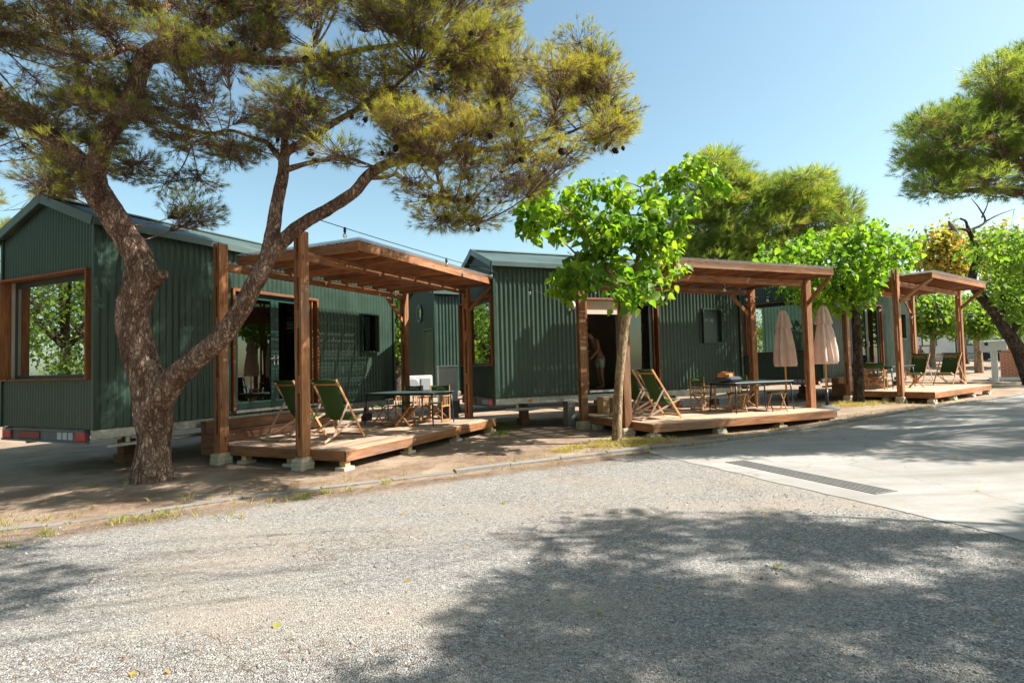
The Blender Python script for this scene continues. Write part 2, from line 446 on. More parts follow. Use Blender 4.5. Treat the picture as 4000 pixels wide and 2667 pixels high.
def brick_mat():
    m, t, b = nmat('red_brick')
    n = N(t, 'ShaderNodeTexBrick', Scale=1.0, **{'Mortar Size': 0.012, 'Brick Width': 0.26, 'Row Height': 0.085})
    n.inputs['Color1'].default_value = (0.34, 0.085, 0.04, 1); n.inputs['Color2'].default_value = (0.42, 0.13, 0.06, 1)
    n.inputs['Mortar'].default_value = (0.45, 0.36, 0.27, 1)
    t.links.new(coords(t, (1, 1, 1), 'UV'), n.inputs['Vector'])
    t.links.new(n.outputs[0], b.inputs['Base Color'])
    b.inputs['Roughness'].default_value = 0.85
    return m
M['brick'] = brick_mat()

# ---------------------------------------------------------------- mesh builder
class MB:
    def __init__(s):
        s.v, s.f, s.uv = [], [], []
    def quadface(s, idx, uvs):
        s.f.append(idx); s.uv.append(uvs)
    def box(s, x0, x1, y0, y1, z0, z1, bev=0.0):
        s.bar(Vector(((x0 + x1) / 2, (y0 + y1) / 2, z0)), Vector(((x0 + x1) / 2, (y0 + y1) / 2, z1)), x1 - x0, y1 - y0, Vector((1, 0, 0)), auto=True)
        return s
    def bar(s, a, b, wx, wy, ref=None, auto=False, taper=1.0):
        """a box from a to b, wx wide along ref and wy along the third axis"""
        a, b = Vector(a), Vector(b)
        d = (b - a)
        L = d.length
        d.normalize()
        if ref is None: ref = Vector((0, 0, 1)) if abs(d.z) < 0.9 else Vector((1, 0, 0))
        ref = Vector(ref)
        x = (ref - d * ref.dot(d)).normalized()
        y = d.cross(x)
        i = len(s.v)
        for P, k in ((a, 1.0), (b, taper)):
            for sx, sy in ((-1, -1), (1, -1), (1, 1), (-1, 1)):
                s.v.append(P + x * sx * wx / 2 * k + y * sy * wy / 2 * k)
        dims = {0: wx, 1: wy, 2: L}
        ou, ov = rnd.random() * 9, rnd.random() * 9
        F = [((0, 3, 2, 1), 0, 1), ((4, 5, 6, 7), 0, 1), ((0, 1, 5, 4), 0, 2), ((1, 2, 6, 5), 1, 2), ((2, 3, 7, 6), 0, 2), ((3, 0, 4, 7), 1, 2)]
        base = {0: (0, 0, 0), 1: (1, 0, 0), 2: (1, 1, 0), 3: (0, 1, 0), 4: (0, 0, 1), 5: (1, 0, 1), 6: (1, 1, 1), 7: (0, 1, 1)}
        lng = max(range(3), key=lambda k: dims[k])
        for idx, p, q in F:
            if dims[p] > dims[q]: ua, va = p, q
            else: ua, va = q, p
            if lng in (p, q) and ua != lng: ua, va = va, ua
            k = F.index((idx, p, q)) * 0.37
            s.f.append(tuple(i + j for j in idx))
            s.uv.append([(base[j][ua] * dims[ua] + ou, base[j][va] * dims[va] + ov + k) for j in idx])
        return s
    def tube(s, pts, rad, n=8, cap=True):
        pts = [Vector(p) for p in pts]
        if not isinstance(rad, (list, tuple)): rad = [rad] * len(pts)
        i0 = len(s.v)
        prev = None
        dist = 0
        for k, p in enumerate(pts):
            if k == 0: d = pts[1] - p
            elif k == len(pts) - 1: d = p - pts[k - 1]
            else: d = pts[k + 1] - pts[k - 1]
            d.normalize()
            if prev is None:
                x = d.orthogonal().normalized()
            else:
                x = (prev - d * prev.dot(d))
                x = x.normalized() if x.length > 1e-6 else d.orthogonal().normalized()
            prev = x
            y = d.cross(x)
            for j in range(n):
                a = 2 * math.pi * j / n
                s.v.append(p + (x * math.cos(a) + y * math.sin(a)) * rad[k])
        for k in range(len(pts) - 1):
            L = (pts[k + 1] - pts[k]).length
            for j in range(n):
                j2 = (j + 1) % n
                s.f.append((i0 + k * n + j, i0 + k * n + j2, i0 + (k + 1) * n + j2, i0 + (k + 1) * n + j))
                s.uv.append([(dist, j * .05), (dist, (j + 1) * .05), (dist + L, (j + 1) * .05), (dist + L, j * .05)])
            dist += L
        if cap:
            for base, rev in ((i0, True), (i0 + (len(pts) - 1) * n, False)):
                idx = tuple(base + j for j in range(n))
                if rev: idx = idx[::-1]
                s.f.append(idx); s.uv.append([(0, 0)] * n)
        return s
    def lathe(s, c, prof, n=20, fn=None):
        """prof: list of (r, z); fn(angle, k) scales the radius"""
        c = Vector(c)
        i0 = len(s.v)
        for k, (r, z) in enumerate(prof):
            for j in range(n):
                a = 2 * math.pi * j / n
                rr = r * (fn(a, k) if fn else 1)
                s.v.append(c + Vector((rr * math.cos(a), rr * math.sin(a), z)))
        for k in range(len(prof) - 1):
            for j in range(n):
                j2 = (j + 1) % n
                s.f.append((i0 + k * n + j, i0 + k * n + j2, i0 + (k + 1) * n + j2, i0 + (k + 1) * n + j))
                s.uv.append([(0, 0), (1, 0), (1, 1), (0, 1)])
        for base, rev in ((i0, True), (i0 + (len(prof) - 1) * n, False)):
            idx = tuple(base + j for j in range(n))
            if rev: idx = idx[::-1]
            s.f.append(idx); s.uv.append([(0, 0)] * n)
        return s
    def build(s, name, mat, parent=None, smooth=False, bevel=0.0):
        me = bpy.data.meshes.new(name)
        me.from_pydata([tuple(v) for v in s.v], [], s.f)
        uvl = me.uv_layers.new(name='UVMap')
        flat = [c for u in s.uv for p in u for c in p]
        if len(flat) == 2 * len(me.loops): uvl.data.foreach_set('uv', flat)
        me.materials.append(mat)
        if smooth: me.polygons.foreach_set('use_smooth', [True] * len(me.polygons))
        me.update()
        o = bpy.data.objects.new(name, me)
        COL.objects.link(o)
        o.parent = parent
        if bevel:
            bm = o.modifiers.new('bevel', 'BEVEL')
            bm.width = bevel
            bm.segments = 1
            bm.limit_method = 'ANGLE'
        return o

def array_mesh(name, V, F, mat, parent=None, tint=None, smooth=False):
    """V (n,3), F (m,k) arrays -> one mesh object, fast"""
    me = bpy.data.meshes.new(name)
    V = np.asarray(V, np.float32); F = np.asarray(F, np.int32)
    m, k = F.shape
    me.vertices.add(len(V)); me.vertices.foreach_set('co', V.ravel())
    me.loops.add(m * k); me.loops.foreach_set('vertex_index', F.ravel())
    me.polygons.add(m)
    me.polygons.foreach_set('loop_start', np.arange(0, m * k, k, dtype=np.int32))
    me.polygons.foreach_set('loop_total', np.full(m, k, np.int32))
    if smooth: me.polygons.foreach_set('use_smooth', np.ones(m, bool))
    if tint is not None:
        a = me.attributes.new('tint', 'FLOAT', 'POINT')
        a.data.foreach_set('value', np.asarray(tint, np.float32))
    me.materials.append(mat)
    me.update(); me.validate()
    o = bpy.data.objects.new(name, me)
    COL.objects.link(o)
    o.parent = parent
    return o
def unit(a): return a / np.maximum(np.linalg.norm(a, axis=-1, keepdims=True), 1e-9)

def needle_arrays(C, D, n, length, width, spread, tint):
    Nt = len(C)
    d = unit(D[:, None, :] + spread * unit(rng.normal(size=(Nt, n, 3))))
    L = length * rng.uniform(0.65, 1.15, (Nt, n, 1))
    side = unit(np.cross(d, unit(rng.normal(size=(Nt, n, 3))))) * width / 2
    b = C[:, None, :] - D[:, None, :] * rng.uniform(0, 0.6, (Nt, n, 1)) * length
    tip = b + d * L
    tip[..., 2] -= 0.06 * L[..., 0]
    V = np.stack([b - side, b + side, tip], 2).reshape(-1, 3)
    F = np.arange(len(V)).reshape(-1, 3)
    T = np.repeat(tint, n * 3)
    return V, F, T
LEAF = [(0, 0), (.14, .30), (.36, .42), (.66, .27), (1, 0)]
def leaf_arrays(C, size, up=0.6, detail=True, droop=0.35, tint=None):
    """ovate leaves folded on the midrib, tips drooping"""
    n = len(C)
    ax = rng.normal(size=(n, 3)); ax[:, 2] = ax[:, 2] * 0.5 - 0.75
    ax = unit(ax)
    nm = rng.normal(size=(n, 3)); nm[:, 2] = np.abs(nm[:, 2]) + up
    nm = unit(nm - ax * (nm * ax).sum(1, keepdims=True))
    sd = np.cross(ax, nm)
    S = (size * rng.uniform(0.38, 1.25, n))[:, None]
    P = []
    if detail:
        for k, (u, wd) in enumerate(LEAF):
            mid = C + ax * S * u - nm * S * droop * u * u * 0.6
            P.append(mid)
            if 0 < k < 4:
                P.append(mid + sd * S * wd + nm * S * 0.12); P.append(mid - sd * S * wd + nm * S * 0.12)
        tri = [(0, 1, 2), (0, 3, 1), (1, 4, 5), (1, 5, 2), (1, 3, 6), (1, 6, 4), (4, 7, 8), (4, 8, 5), (4, 6, 9), (4, 9, 7), (7, 10, 8), (7, 9, 10)]
    else:
        P = [C, C + ax * S * .45 + sd * S * .36 + nm * S * .08, C + ax * S * .5 - nm * S * .05, C + ax * S * .45 - sd * S * .36 + nm * S * .08, C + ax * S - nm * S * droop * .5]
        tri = [(0, 1, 2), (0, 2, 3), (1, 4, 2), (2, 4, 3)]
    k = len(P)
    V = np.stack(P, 1).reshape(-1, 3)
    F = (np.arange(n)[:, None, None] * k + np.array(tri)[None]).reshape(-1, 3)
    T = np.repeat(tint if tint is not None else rng.uniform(0, 1, n), k)
    return V, F, T
def to_px(p):
    v = Vector(p) - Vector((0, 0, CAMH))
    z = v.y * math.cos(PITCH) + v.z * math.sin(PITCH)
    if z < .1: return (1e5, 1e5)
    u, q = FPX * v.x / z, FPX * (v.z * math.cos(PITCH) - v.y * math.sin(PITCH)) / z
    return ((2000 + u * math.cos(ROLL) - q * math.sin(ROLL)) / KPX, (1333.5 - u * math.sin(ROLL) - q * math.cos(ROLL)) / KPX)
def in_poly(x, y, poly):
    c = False
    j = len(poly) - 1
    for i in range(len(poly)):
        xi, yi = poly[i]; xj, yj = poly[j]
        if (yi > y) != (yj > y) and x < (xj - xi) * (y - yi) / (yj - yi) + xi: c = not c
        j = i
    return c
def curve_pts(a, b, sag, n, wob=0.0):
    a, b = Vector(a), Vector(b)
    mid = (a + b) / 2 + Vector((rnd.uniform(-wob, wob), rnd.uniform(-wob, wob), sag))
    return [(a * (1 - t) ** 2 + mid * 2 * t * (1 - t) + b * t * t) for t in [k / (n - 1) for k in range(n)]]
def limb(mb, pts, rad, n=18, step=0.06, amp=0.10, seed=0.0):
    """tapered, knobbly bark tube through the control points (Catmull-Rom)"""
    P = [Vector(p) for p in pts]
    Q = [P[0] * 2 - P[1]] + P + [P[-1] * 2 - P[-2]]
    out, rr = [], []
    for i in range(1, len(Q) - 2):
        m = max(2, int((Q[i + 1] - Q[i]).length / step))
        for k in range(m):
            t = k / m
            p0, p1, p2, p3 = Q[i - 1], Q[i], Q[i + 1], Q[i + 2]
            out.append(0.5 * ((2 * p1) + (p2 - p0) * t + (2 * p0 - 5 * p1 + 4 * p2 - p3) * t * t + (3 * p1 - p0 - 3 * p2 + p3) * t ** 3))
            rr.append(rad[i - 1] * (1 - t) + rad[i] * t)
    out.append(P[-1]); rr.append(rad[-1])
    i0 = len(mb.v)
    mb.tube(out, rr, n)
    for k in range(len(out)):
        for j in range(n):
            v = mb.v[i0 + k * n + j]
            d = v - out[k]
            q = noise.noise(Vector((v.x * 7, v.y * 7, v.z * 2.6 + seed))) * 0.8 + noise.noise(Vector((v.x * 22, v.y * 22, v.z * 11 + seed))) * 0.5
            mb.v[i0 + k * n + j] = out[k] + d * (1 + amp * q)
    return out
# ================================================================ the setting
def strip_mesh(name, rows, mat, dz, tint=None):
    V, F = [], []
    n = len(rows[0])
    for r in rows:
        for x, y in r: V.append((x, y, ground_z(x, y) + dz))
    for i in range(len(rows) - 1):
        for j in range(n - 1):
            F.append((i * n + j, (i + 1) * n + j, (i + 1) * n + j + 1, i * n + j + 1))
    return array_mesh(name, V, F, mat, tint=tint, smooth=True)
def axis(a, b, dense0, dense1, d, big):
    xs, x = [], a
    while x < b:
        xs.append(x)
        x += d if dense0 <= x < dense1 else big
    return xs + [b]
gx = axis(-900, 900, -24, 66, 1.0, 60); gy = axis(-300, 1500, -12, 66, 1.0, 60)
tag(strip_mesh('ground', [[(x, y) for x in gx] for y in gy], M['dirt'], 0.0), kind='structure')

KERB = [(-15.5, 2.55), (-10.5, 4.5), (-5.55, 6.35), (-4.42, 7.0), (-3.47, 7.7), (-2.38, 8.28), (-1.23, 8.9), (-0.05, 9.6), (1.37, 10.4), (2.5, 10.95), (3.55, 11.42), (4.41, 11.9), (5.95, 12.8), (7.57, 13.58), (9.05, 14.25), (10.13, 14.85), (13.12, 16.8), (17.3, 19.62), (21.9, 23.2), (30, 29.5), (45, 41)]
def smooth_line(P, m=6):
    Q = [Vector((2 * P[0][0] - P[1][0], 2 * P[0][1] - P[1][1]))] + [Vector(p) for p in P] + [Vector((2 * P[-1][0] - P[-2][0], 2 * P[-1][1] - P[-2][1]))]
    out = []
    for i in range(1, len(Q) - 2):
        for k in range(m):
            t = k / m
            p0, p1, p2, p3 = Q[i - 1], Q[i], Q[i + 1], Q[i + 2]
            out.append(0.5 * ((2 * p1) + (p2 - p0) * t + (2 * p0 - 5 * p1 + 4 * p2 - p3) * t * t + (3 * p1 - p0 - 3 * p2 + p3) * t ** 3))
    return out + [Q[-2]]
KL = smooth_line(KERB, 10)
def knorm(i):
    a, b = KL[max(0, i - 1)], KL[min(len(KL) - 1, i + 1)]
    d = (b - a).normalized()
    return Vector((d.y, -d.x))
offs = [0.05, 0.8, 1.2, 2, 3, 4, 6, 8, 10, 12, 14]
tag(strip_mesh('gravel_road', [[tuple(KL[i] + Vector((0.349, -0.937)) * (o if o > .1 else .30 + .22 * noise.noise(Vector((i * .9, 0, 5))) + .12 * noise.noise(Vector((i * 2.7, 0, 8))))) for i in range(len(KL))] for o in offs], M['gravel'], 0.008, [max(0.0, 1 - o / (1.25 if KL[i].x < 1.6 else .8)) for o in offs for i in range(len(KL))]), kind='structure')
i0 = min(range(len(KL)), key=lambda i: (KL[i] - Vector((2.12, 11.1))).length)
ed = Vector((0.349, -0.937))
rows = []
for k in range(50):
    u = 0.12 + k * 0.25
    jit = 0.10 * noise.noise(Vector((u * 1.7, 3.1, 0))) + 0.05 * noise.noise(Vector((u * 6.0, 1.1, 0)))
    rows.append([tuple(KL[i] + ed * u + Vector((jit if i == i0 else 0, 0))) for i in range(i0, len(KL))])
tag(strip_mesh('concrete_road', rows, M['concrete'], 0.014), kind='structure')
# the kerb of cast pieces
kb = MB()
KD = []                                  # the line again, one point a metre
left = 0.0
for a, b in zip(KL[:-1], KL[1:]):
    L = (b - a).length
    while left < L:
        KD.append(a.lerp(b, left / L)); left += 1.0
    left -= L
for p, r_ in zip(KD[:-1], KD[1:]):
    d = (r_ - p).normalized()
    p, r_ = p + d * 0.004, r_ - d * 0.004
    h = (0.018 if p.x < -1 else 0.045) + 0.018 * rnd.random()
    kb.bar(Vector((p.x, p.y, ground_z(*p) + h / 2 - .06)), Vector((r_.x, r_.y, ground_z(*r_) + h / 2 - .06)), 0.12 + h, 0.10, Vector((0, 0, 1)))
tag(kb.build('kerb', M['kerb'], bevel=0.012), kind='structure')

# drain grate let into the concrete
gr = empty('drain_grate', (3.99, 8.18, ground_z(4, 8.2) + 0.0145), math.atan2(-2.36, 0.88))
tag(gr, 'long dark metal drain grate set into the pale concrete road', 'drain')
g1 = MB()
for k in range(6):
    y = -0.165 + k * 0.066
    g1.box(-1.27, 1.27, y - 0.0125, y + 0.0125, 0.0042, 0.007)
for k in (0, 6): g1.box(-1.27 + k * .4233 - .008, -1.27 + k * .4233 + .008, -0.18, 0.18, 0.0035, 0.0075)
g1.build('bars', simple('worn_grate_steel', (0.22, 0.215, 0.20), 0.7, 0.0), gr)
g2 = MB(); g2.box(-1.28, 1.28, -0.19, 0.19, -0.004, 0.003); g2.build('channel', simple('drain_dark', (0.012, 0.012, 0.012), 0.9), gr)

# ================================================================ corrugated cladding
def corrugated(name, mat, parent, P0, U, NRM, u0, u1, zlo, zhi, openings=(), period=0.125, amp=0.015, seg=8):
    """vertical corrugations along U; openings are (u0,u1,z0,z1)"""
    P0, U, NRM = Vector(P0), Vector(U), Vector(NRM)
    n = max(2, int(round((u1 - u0) / period * seg)))
    us = [u0 + (u1 - u0) * k / n for k in range(n + 1)]
    for o in openings: us += [max(u0, o[0]), min(u1, o[1])]
    us = sorted(set(round(x, 5) for x in us))
    idx, V, F = {}, [], []
    def vert(u, z):
        key = (u, round(z, 5))
        if key not in idx:
            s_ = math.sin(2 * math.pi * (u - u0) / period)
            s_ = math.copysign(abs(s_) ** 0.9, s_)
            V.append(tuple(P0 + U * u + NRM * (amp * (s_ - 1)) + Vector((0, 0, z))))
            idx[key] = len(V) - 1
        return idx[key]
    for a, b in zip(us[:-1], us[1:]):
        m = (a + b) / 2
        cuts = sorted([(o[2], o[3]) for o in openings if o[0] - 1e-6 <= m <= o[1] + 1e-6])
        segs, z = [], None
        lo = zlo
        for c0, c1 in cuts:
            if c0 > lo: segs.append((lo, c0))
            lo = c1
        segs.append((lo, None))
        for z0, z1 in segs:
            za, zb_ = (zhi(a), zhi(b)) if z1 is None else (z1, z1)
            if za <= z0 + 1e-4: continue
            F.append((vert(a, z0), vert(b, z0), vert(b, zb_), vert(a, za)))
    return array_mesh(name, V, F, mat, parent, smooth=True)

HW, HL, ZB, ZE, ZR = 2.767, 8.03, 0.831, 4.193, 4.72
DX0, DX1, DZ0, DZ1 = 2.59, 5.0, 0.905, 3.415
SX0, SX1, SZ0, SZ1 = 6.57, 7.22, 2.18, 3.14
GY0, GY1, GZ0, GZ1 = 0.153, 2.70, 1.674, 3.437
def zgable(v):                       # under-roof height over the width
    return ZE + (ZR - ZE) * (1 - abs(v - HW / 2) / (HW / 2))
def cabin(loc, yaw, label, variant):
    """local x along the long front wall, y into the cabin, front wall at y = 0"""
    root = empty('cabin', loc, R(yaw))
    tag(root, label, 'cabin', 'dark green corrugated cabins on trailers')
    front_open = [] if variant == 4 else [(DX0, DX1, DZ0, DZ1), (SX0, SX1, SZ0, SZ1)]
    gable_open = [] if variant == 4 else [(GY0, GY1, GZ0, GZ1)]
    C = M['cladding']
    corrugated('front_wall', C, root, (0, 0, 0), (1, 0, 0), (0, -1, 0), 0.03, HL - 0.03, ZB, lambda u: ZE, front_open)
    corrugated('gable_wall', C, root, (0, HW, 0), (0, -1, 0), (-1, 0, 0), 0.03, HW - 0.03, ZB, zgable, [(HW - o[1], HW - o[0], o[2], o[3]) for o in gable_open], 0.083, 0.010, 6)
    corrugated('end_wall', C, root, (HL, 0, 0), (0, 1, 0), (1, 0, 0), 0.03, HW - 0.03, ZB, zgable)
    corrugated('back_wall', C, root, (HL, HW, 0), (-1, 0, 0), (0, 1, 0), 0.03, HL - 0.03, ZB, lambda u: ZE)
    for x in (0, HL):
        for y in (0, HW):
            MB().box(x - .035, x + .035, y - .035, y + .035, ZB - 0.01, ZE).build('corner_trim', C, root, bevel=0.006)
    # lining: floor, ceiling and inner faces so that the openings look into a room
    li = MB()
    t0 = 0.09
    li.box(t0, HL - t0, t0, HW - t0, ZB + .003, DZ0 - 0.02)
    li.box(t0, HL - t0, HW - t0 - .02, HW - t0, DZ0 - .01, ZE - .02)
    li.box(t0, HL - t0, t0, HW - t0, ZE - 0.05, ZE - 0.012)
    li.box(HL - t0 - .02, HL - t0, t0, HW - t0 - .03, DZ0 - .01, ZE - .06)
    for a, b, op in ((t0, HL - t0, front_open),):
        cuts = sorted(op)
        x = a
        for o in cuts:
            li.box(x, o[0] - .01, t0 - .03, t0 - .01, DZ0 - .01, ZE - .06)
            li.box(o[0], o[1], t0 - .03, t0 - .01, o[3] + .01, ZE - .06)
            if o[2] > DZ0 + .1: li.box(o[0], o[1], t0 - .03, t0 - .01, DZ0 - .01, o[2] - .01)
            x = o[1] + .01
        li.box(x, b, t0 - .03, t0 - .01, DZ0 - .01, ZE - .06)
    if variant == 4: li.box(t0 - .03, t0 - .01, t0, HW - t0, DZ0 - .01, ZE - .06)
    else:
        li.box(t0 - .03, t0 - .01, t0, HW - t0, DZ0 - .01, GZ0 - .02)
        li.box(t0 - .03, t0 - .01, t0, HW - t0, GZ1 + .02, ZE - .06)
    li.build('lining', M['interior'], root)
    # roof of two corrugated slopes
    OV, TH = 0.10, 0.10
    slope = (ZR - ZE) / (HW / 2)
    V, F = [], []
    n = int((HL + 2 * OV) / 0.082 * 4)
    for k in range(n + 1):
        x = -OV + (HL + 2 * OV) * k / n
        dz = 0.010 * math.sin(2 * math.pi * x / 0.082) + TH
        for y in (-OV, HW / 2, HW + OV):
            zz = ZR - slope * abs(y - HW / 2)
            V.append((x, y, zz + dz))
    for k in range(n):
        for j in (0, 1):
            F.append((k * 3 + j, (k + 1) * 3 + j, (k + 1) * 3 + j + 1, k * 3 + j + 1))
    rf = array_mesh('roof', V, F, M['roofmetal'], root, smooth=True)
    for x in (-OV - .01, HL + OV + .01):
        fl = MB()
        for s in (0, 1):
            y0 = -OV - .02 if s == 0 else HW + OV + .02
            za = ZR - slope * (HW / 2 + OV + .02)
            fl.bar((x, y0, za + .055), (x, HW / 2, ZR + .055), 0.15, 0.03, Vector((0, 0, 1)))
        fl.build('barge_board', M['trimmetal'], root)
    for y in (-OV - .03, HW + OV + .03):
        ga = MB()
        za = ZR - slope * (HW / 2 + OV)
        ga.box(-OV, HL + OV, y - .03, y + .03, za - .01, za + .105)
        ga.build('gutter', M['trimmetal'], root)
    rc = MB()
    rc.bar((-OV - .03, HW / 2 - .09, ZR + TH + .0), (HL + OV + .03, HW / 2 - .09, ZR + TH + .0), 0.012, 0.2, Vector((0, -slope, 1)))
    rc.bar((-OV - .03, HW / 2 + .09, ZR + TH + .0), (HL + OV + .03, HW / 2 + .09, ZR + TH + .0), 0.012, 0.2, Vector((0, slope, 1)))
    rc.build('ridge_cap', M['roofmetal'], root)
    # trailer chassis
    ch = MB()
    for y in (0.06, HW - .06): ch.box(0.0, HL, y - .04, y + .04, ZB - .17, ZB - .012)
    ch.box(0.02, HL, 0.30, HW - .3, ZB - .10, ZB - .014)
    ch.box(0.3, HL - .3, .14, .19, ZB - .34, ZB - .28); ch.box(0.3, HL - .3, HW - .19, HW - .14, ZB - .34, ZB - .28)
    for k in range(5): ch.box(.6 + k * 1.6, .66 + k * 1.6, .14, .19, ZB - .28, ZB - .17)
    chas = ch.build('chassis', M['steel'], root, bevel=0.008)
    ml = MB(); ml.lathe((0, 0, 0), [(0.0, 0), (0.05, 0.0), (0.05, .012), (0.0, .02)], 14)
    mk = ml.build('marker_light', M['orange'], chas); mk.rotation_euler = (R(90), 0, 0); mk.scale = (1.3, .75, 1); mk.location = (0.95, 0.018, ZB - .09)
    if variant != 4:
        tb = MB()
        tb.box(-.02, .03, .16, HW - .16, ZB - .20, ZB - .045); tb.box(-.05, -.01, .1, HW - .1, ZB - .235, ZB - .20)
        tb.box(-.045, -.015, .2, HW - .2, ZB - .045, ZB - .02)
        bar_ = tb.build('light_bar', simple('bar_grey', (.10, .11, .12), .5), root)
        for y in (.28, HW - .28):
            l_ = MB(); l_.box(-.06, -.022, y - .13, y + .13, ZB - .195, ZB - .05); l_.build('tail_light', M['red'], bar_, bevel=.01)
        rr = MB(); rr.box(-.04, -.0215, HW - 1.28, HW - .62, ZB - .19, ZB - .055); rr.build('plate_frame', simple('dull_red_plate', (.22, .025, .02), .5), bar_, bevel=.008)
        gp = MB()
        for k in range(3): gp.box(-.036, -.0212, .52 + k * .16, .64 + k * .16, ZB - .18, ZB - .06)
        gp.build('plate_panel', M['greypanel'], bar_)
    for x, y in ((1.3, 1.3), (4.0, 1.0), (7.2, .35), (7.2, HW - .4)):
        b = MB()
        zg = -loc[2] + ground_z(loc[0], loc[1])
        b.box(x - .13, x + .13, y - .16, y + .16, zg, zg + .17); b.box(x - .10, x + .12, y - .10, y + .1, zg + .173, ZB - .345); b.box(x - .05, x + .05, y - .05, y + .05, ZB - .34, ZB - .105)
        b.build('support_block', M['step'], root)
    if variant == 2:
        b = MB(); zg = -loc[2] + ground_z(loc[0], loc[1]); b.box(2.02, 2.24, .02, .30, zg, ZB - .172); b.build('support_block', M['kerb'], root, bevel=.01)
    if variant == 4:
        ov = MB(); ov.lathe((0, 0, 0), [(.22, -.02), (.26, .02), (.26, .06), (.21, .06), (.205, 0.0)], 28)
        w4 = ov.build('round_window', M['trimmetal'], root, smooth=True); w4.rotation_euler = (0, R(-90), 0); w4.location = (-.0, 1.35, 3.6); w4.scale = (1.25, .9, 1)
        pn = MB(); pn.lathe((0, 0, 0), [(0.0, .01), (.205, .01), (.205, .0), (0, 0)], 28); pn.build('pane', M['glass'], w4)
        d4 = MB(); d4.box(-.030, -.004, .16, .95, .93, 2.9); d4.build('door', C, root)
        f4 = MB()
        for y in (.13, .96): f4.box(-.036, 0, y - .02, y + .02, .93, 2.95)
        f4.box(-.036, 0, .11, .98, 2.952, 3.0); f4.build('door_frame', M['trimmetal'], root)
        return root
    # big timber framed window in the gable
    fr = MB()
    d0, d1 = -0.07, 0.20
    e = 0.036
    fr.box(d0, d1, GY0 - e, GY0, GZ0 - e, GZ1 + e); fr.box(d0, d1, GY1, GY1 + e, GZ0 - e, GZ1 + e)
    fr.box(d0 - .004, d1, GY0 + .0, GY1, GZ1, GZ1 + e - .003); fr.box(d0 - .004, d1, GY0, GY1, GZ0 - e + .003, GZ0)
    win = fr.build('gable_window', M['trim'], root, bevel=.005)
    s_ = MB(); px = .14
    s_.box(px, px + .05, GY0 + .005, GY0 + .055, GZ0 + .004, GZ1 - .004); s_.box(px, px + .05, GY1 - .055, GY1 - .005, GZ0 + .004, GZ1 - .004)
    s_.box(px, px + .05, GY0 + .056, GY1 - .056, GZ1 - .11, GZ1 - .005); s_.box(px, px + .05, GY0 + .056, GY1 - .056, GZ0 + .005, GZ0 + .06)
    s_.build('sash', M['blackplastic'], win)
    p_ = MB(); p_.box(px + .02, px + .028, GY0 + .05, GY1 - .05, GZ0 + .055, GZ1 - .105); p_.build('pane', M['glass'], win)
    if variant == 3:
        bl = MB(); bl.box(px + .10, px + .108, GY0 + .06, GY1 - .06, GZ0 + .03, GZ1 - .04); bl.build('blind', M['white'], win)
    if variant == 1:
        bl = MB(); bl.box(.45, 1.6, .5, HW - .5, DZ0, 1.85); bl.build('bed', simple('pale_bedding', (.45, .5, .52), .9), root, bevel=.06)
    # glazed double door
    df = MB()
    q = 0.06
    df.box(DX0, DX0 + q, -.05, .12, DZ0, DZ1); df.box(DX1 - q, DX1, -.05, .12, DZ0, DZ1); df.box(DX0 + q, DX1 - q, -.05, .12, DZ1 - q, DZ1)
    df.box(DX1 - .20, DX1 - .17, -.02, .12, DZ0, DZ1 - q - .003)
    fr_ = df.build('door_frame', M['trim'], root, bevel=.005)
    sill = MB(); sill.box(DX0 + q, DX1 - q, -.06, .12, DZ0 - .035, DZ0 + .012); sill.build('sill', M['steel'], fr_)
    a, b = DX0 + q + .004, DX1 - .204
    mid = (a + b) / 2
    def leaf(x0, x1, hx, parent=root, y=0.055):
        m_ = MB(); s = .105
        z0, z1 = DZ0 + .014, DZ1 - q - .004
        m_.box(x0, x0 + s, y - .03, y + .03, z0, z1); m_.box(x1 - s, x1, y - .03, y + .03, z0, z1)
        m_.box(x0 + s, x1 - s, y - .03, y + .03, z1 - .12, z1); m_.box(x0 + s, x1 - s, y - .03, y + .03, z0, z0 + .16)
        lf = m_.build('door_leaf', M['darkgreen'], parent, bevel=.006)
        g = MB(); g.box(x0 + s - .005, x1 - s + .005, y - .006, y + .004, z0 + .155, z1 - .115); g.build('pane', M['doorglass'], lf)
        h = MB(); h.box(hx - .012, hx + .012, y - .062, y - .034, 1.85, 2.05); h.tube([(hx, y - .07, 1.98), (hx - .12, y - .07, 1.98)], .011, 8); h.build('handle', M['steel'], lf)
        return lf
    if variant == 2:
        leaf(mid + .003, b, mid + .05)
        lf = leaf(0.0, b - mid - .003, 0.05, y=0.0)
        lf.location = (a + .03, .14, 0); lf.rotation_euler = (0, 0, R(86))
        bl = MB(); bl.box(a + .01, mid - .01, .06, .075, 2.98, DZ1 - q - .01); bl.build('blind', M['cream'], root)
        pl = MB(); pl.box(mid + .35, mid + .37 + .9, .75, .80, DZ0, 3.2); pa = pl.build('reflected_panel', M['greypanel'], root, bevel=.01)  # grey panel added as the reflection of a vehicle in the door glass
        o_ = MB(); o_.box(mid + .62, mid + 1.06, .735, .749, 2.45, 2.95); o_.build('reflected_window', simple('reflected_window_tone', (.12, .13, .15), .2), pa, bevel=.05)  # dark inset added as the window of that reflected vehicle
        k_ = MB(); k_.box(mid + .025, mid + .075, -.02, .022, 1.66, 1.80); k_.tube([(mid + .03, 0, 1.80), (mid + .03, 0, 1.88), (mid + .07, 0, 1.88), (mid + .07, 0, 1.80)], .008, 6); k_.build('padlock', M['yellow'], root)
    else:
        leaf(a, mid - .003, mid - .05); leaf(mid + .003, b, mid + .05)
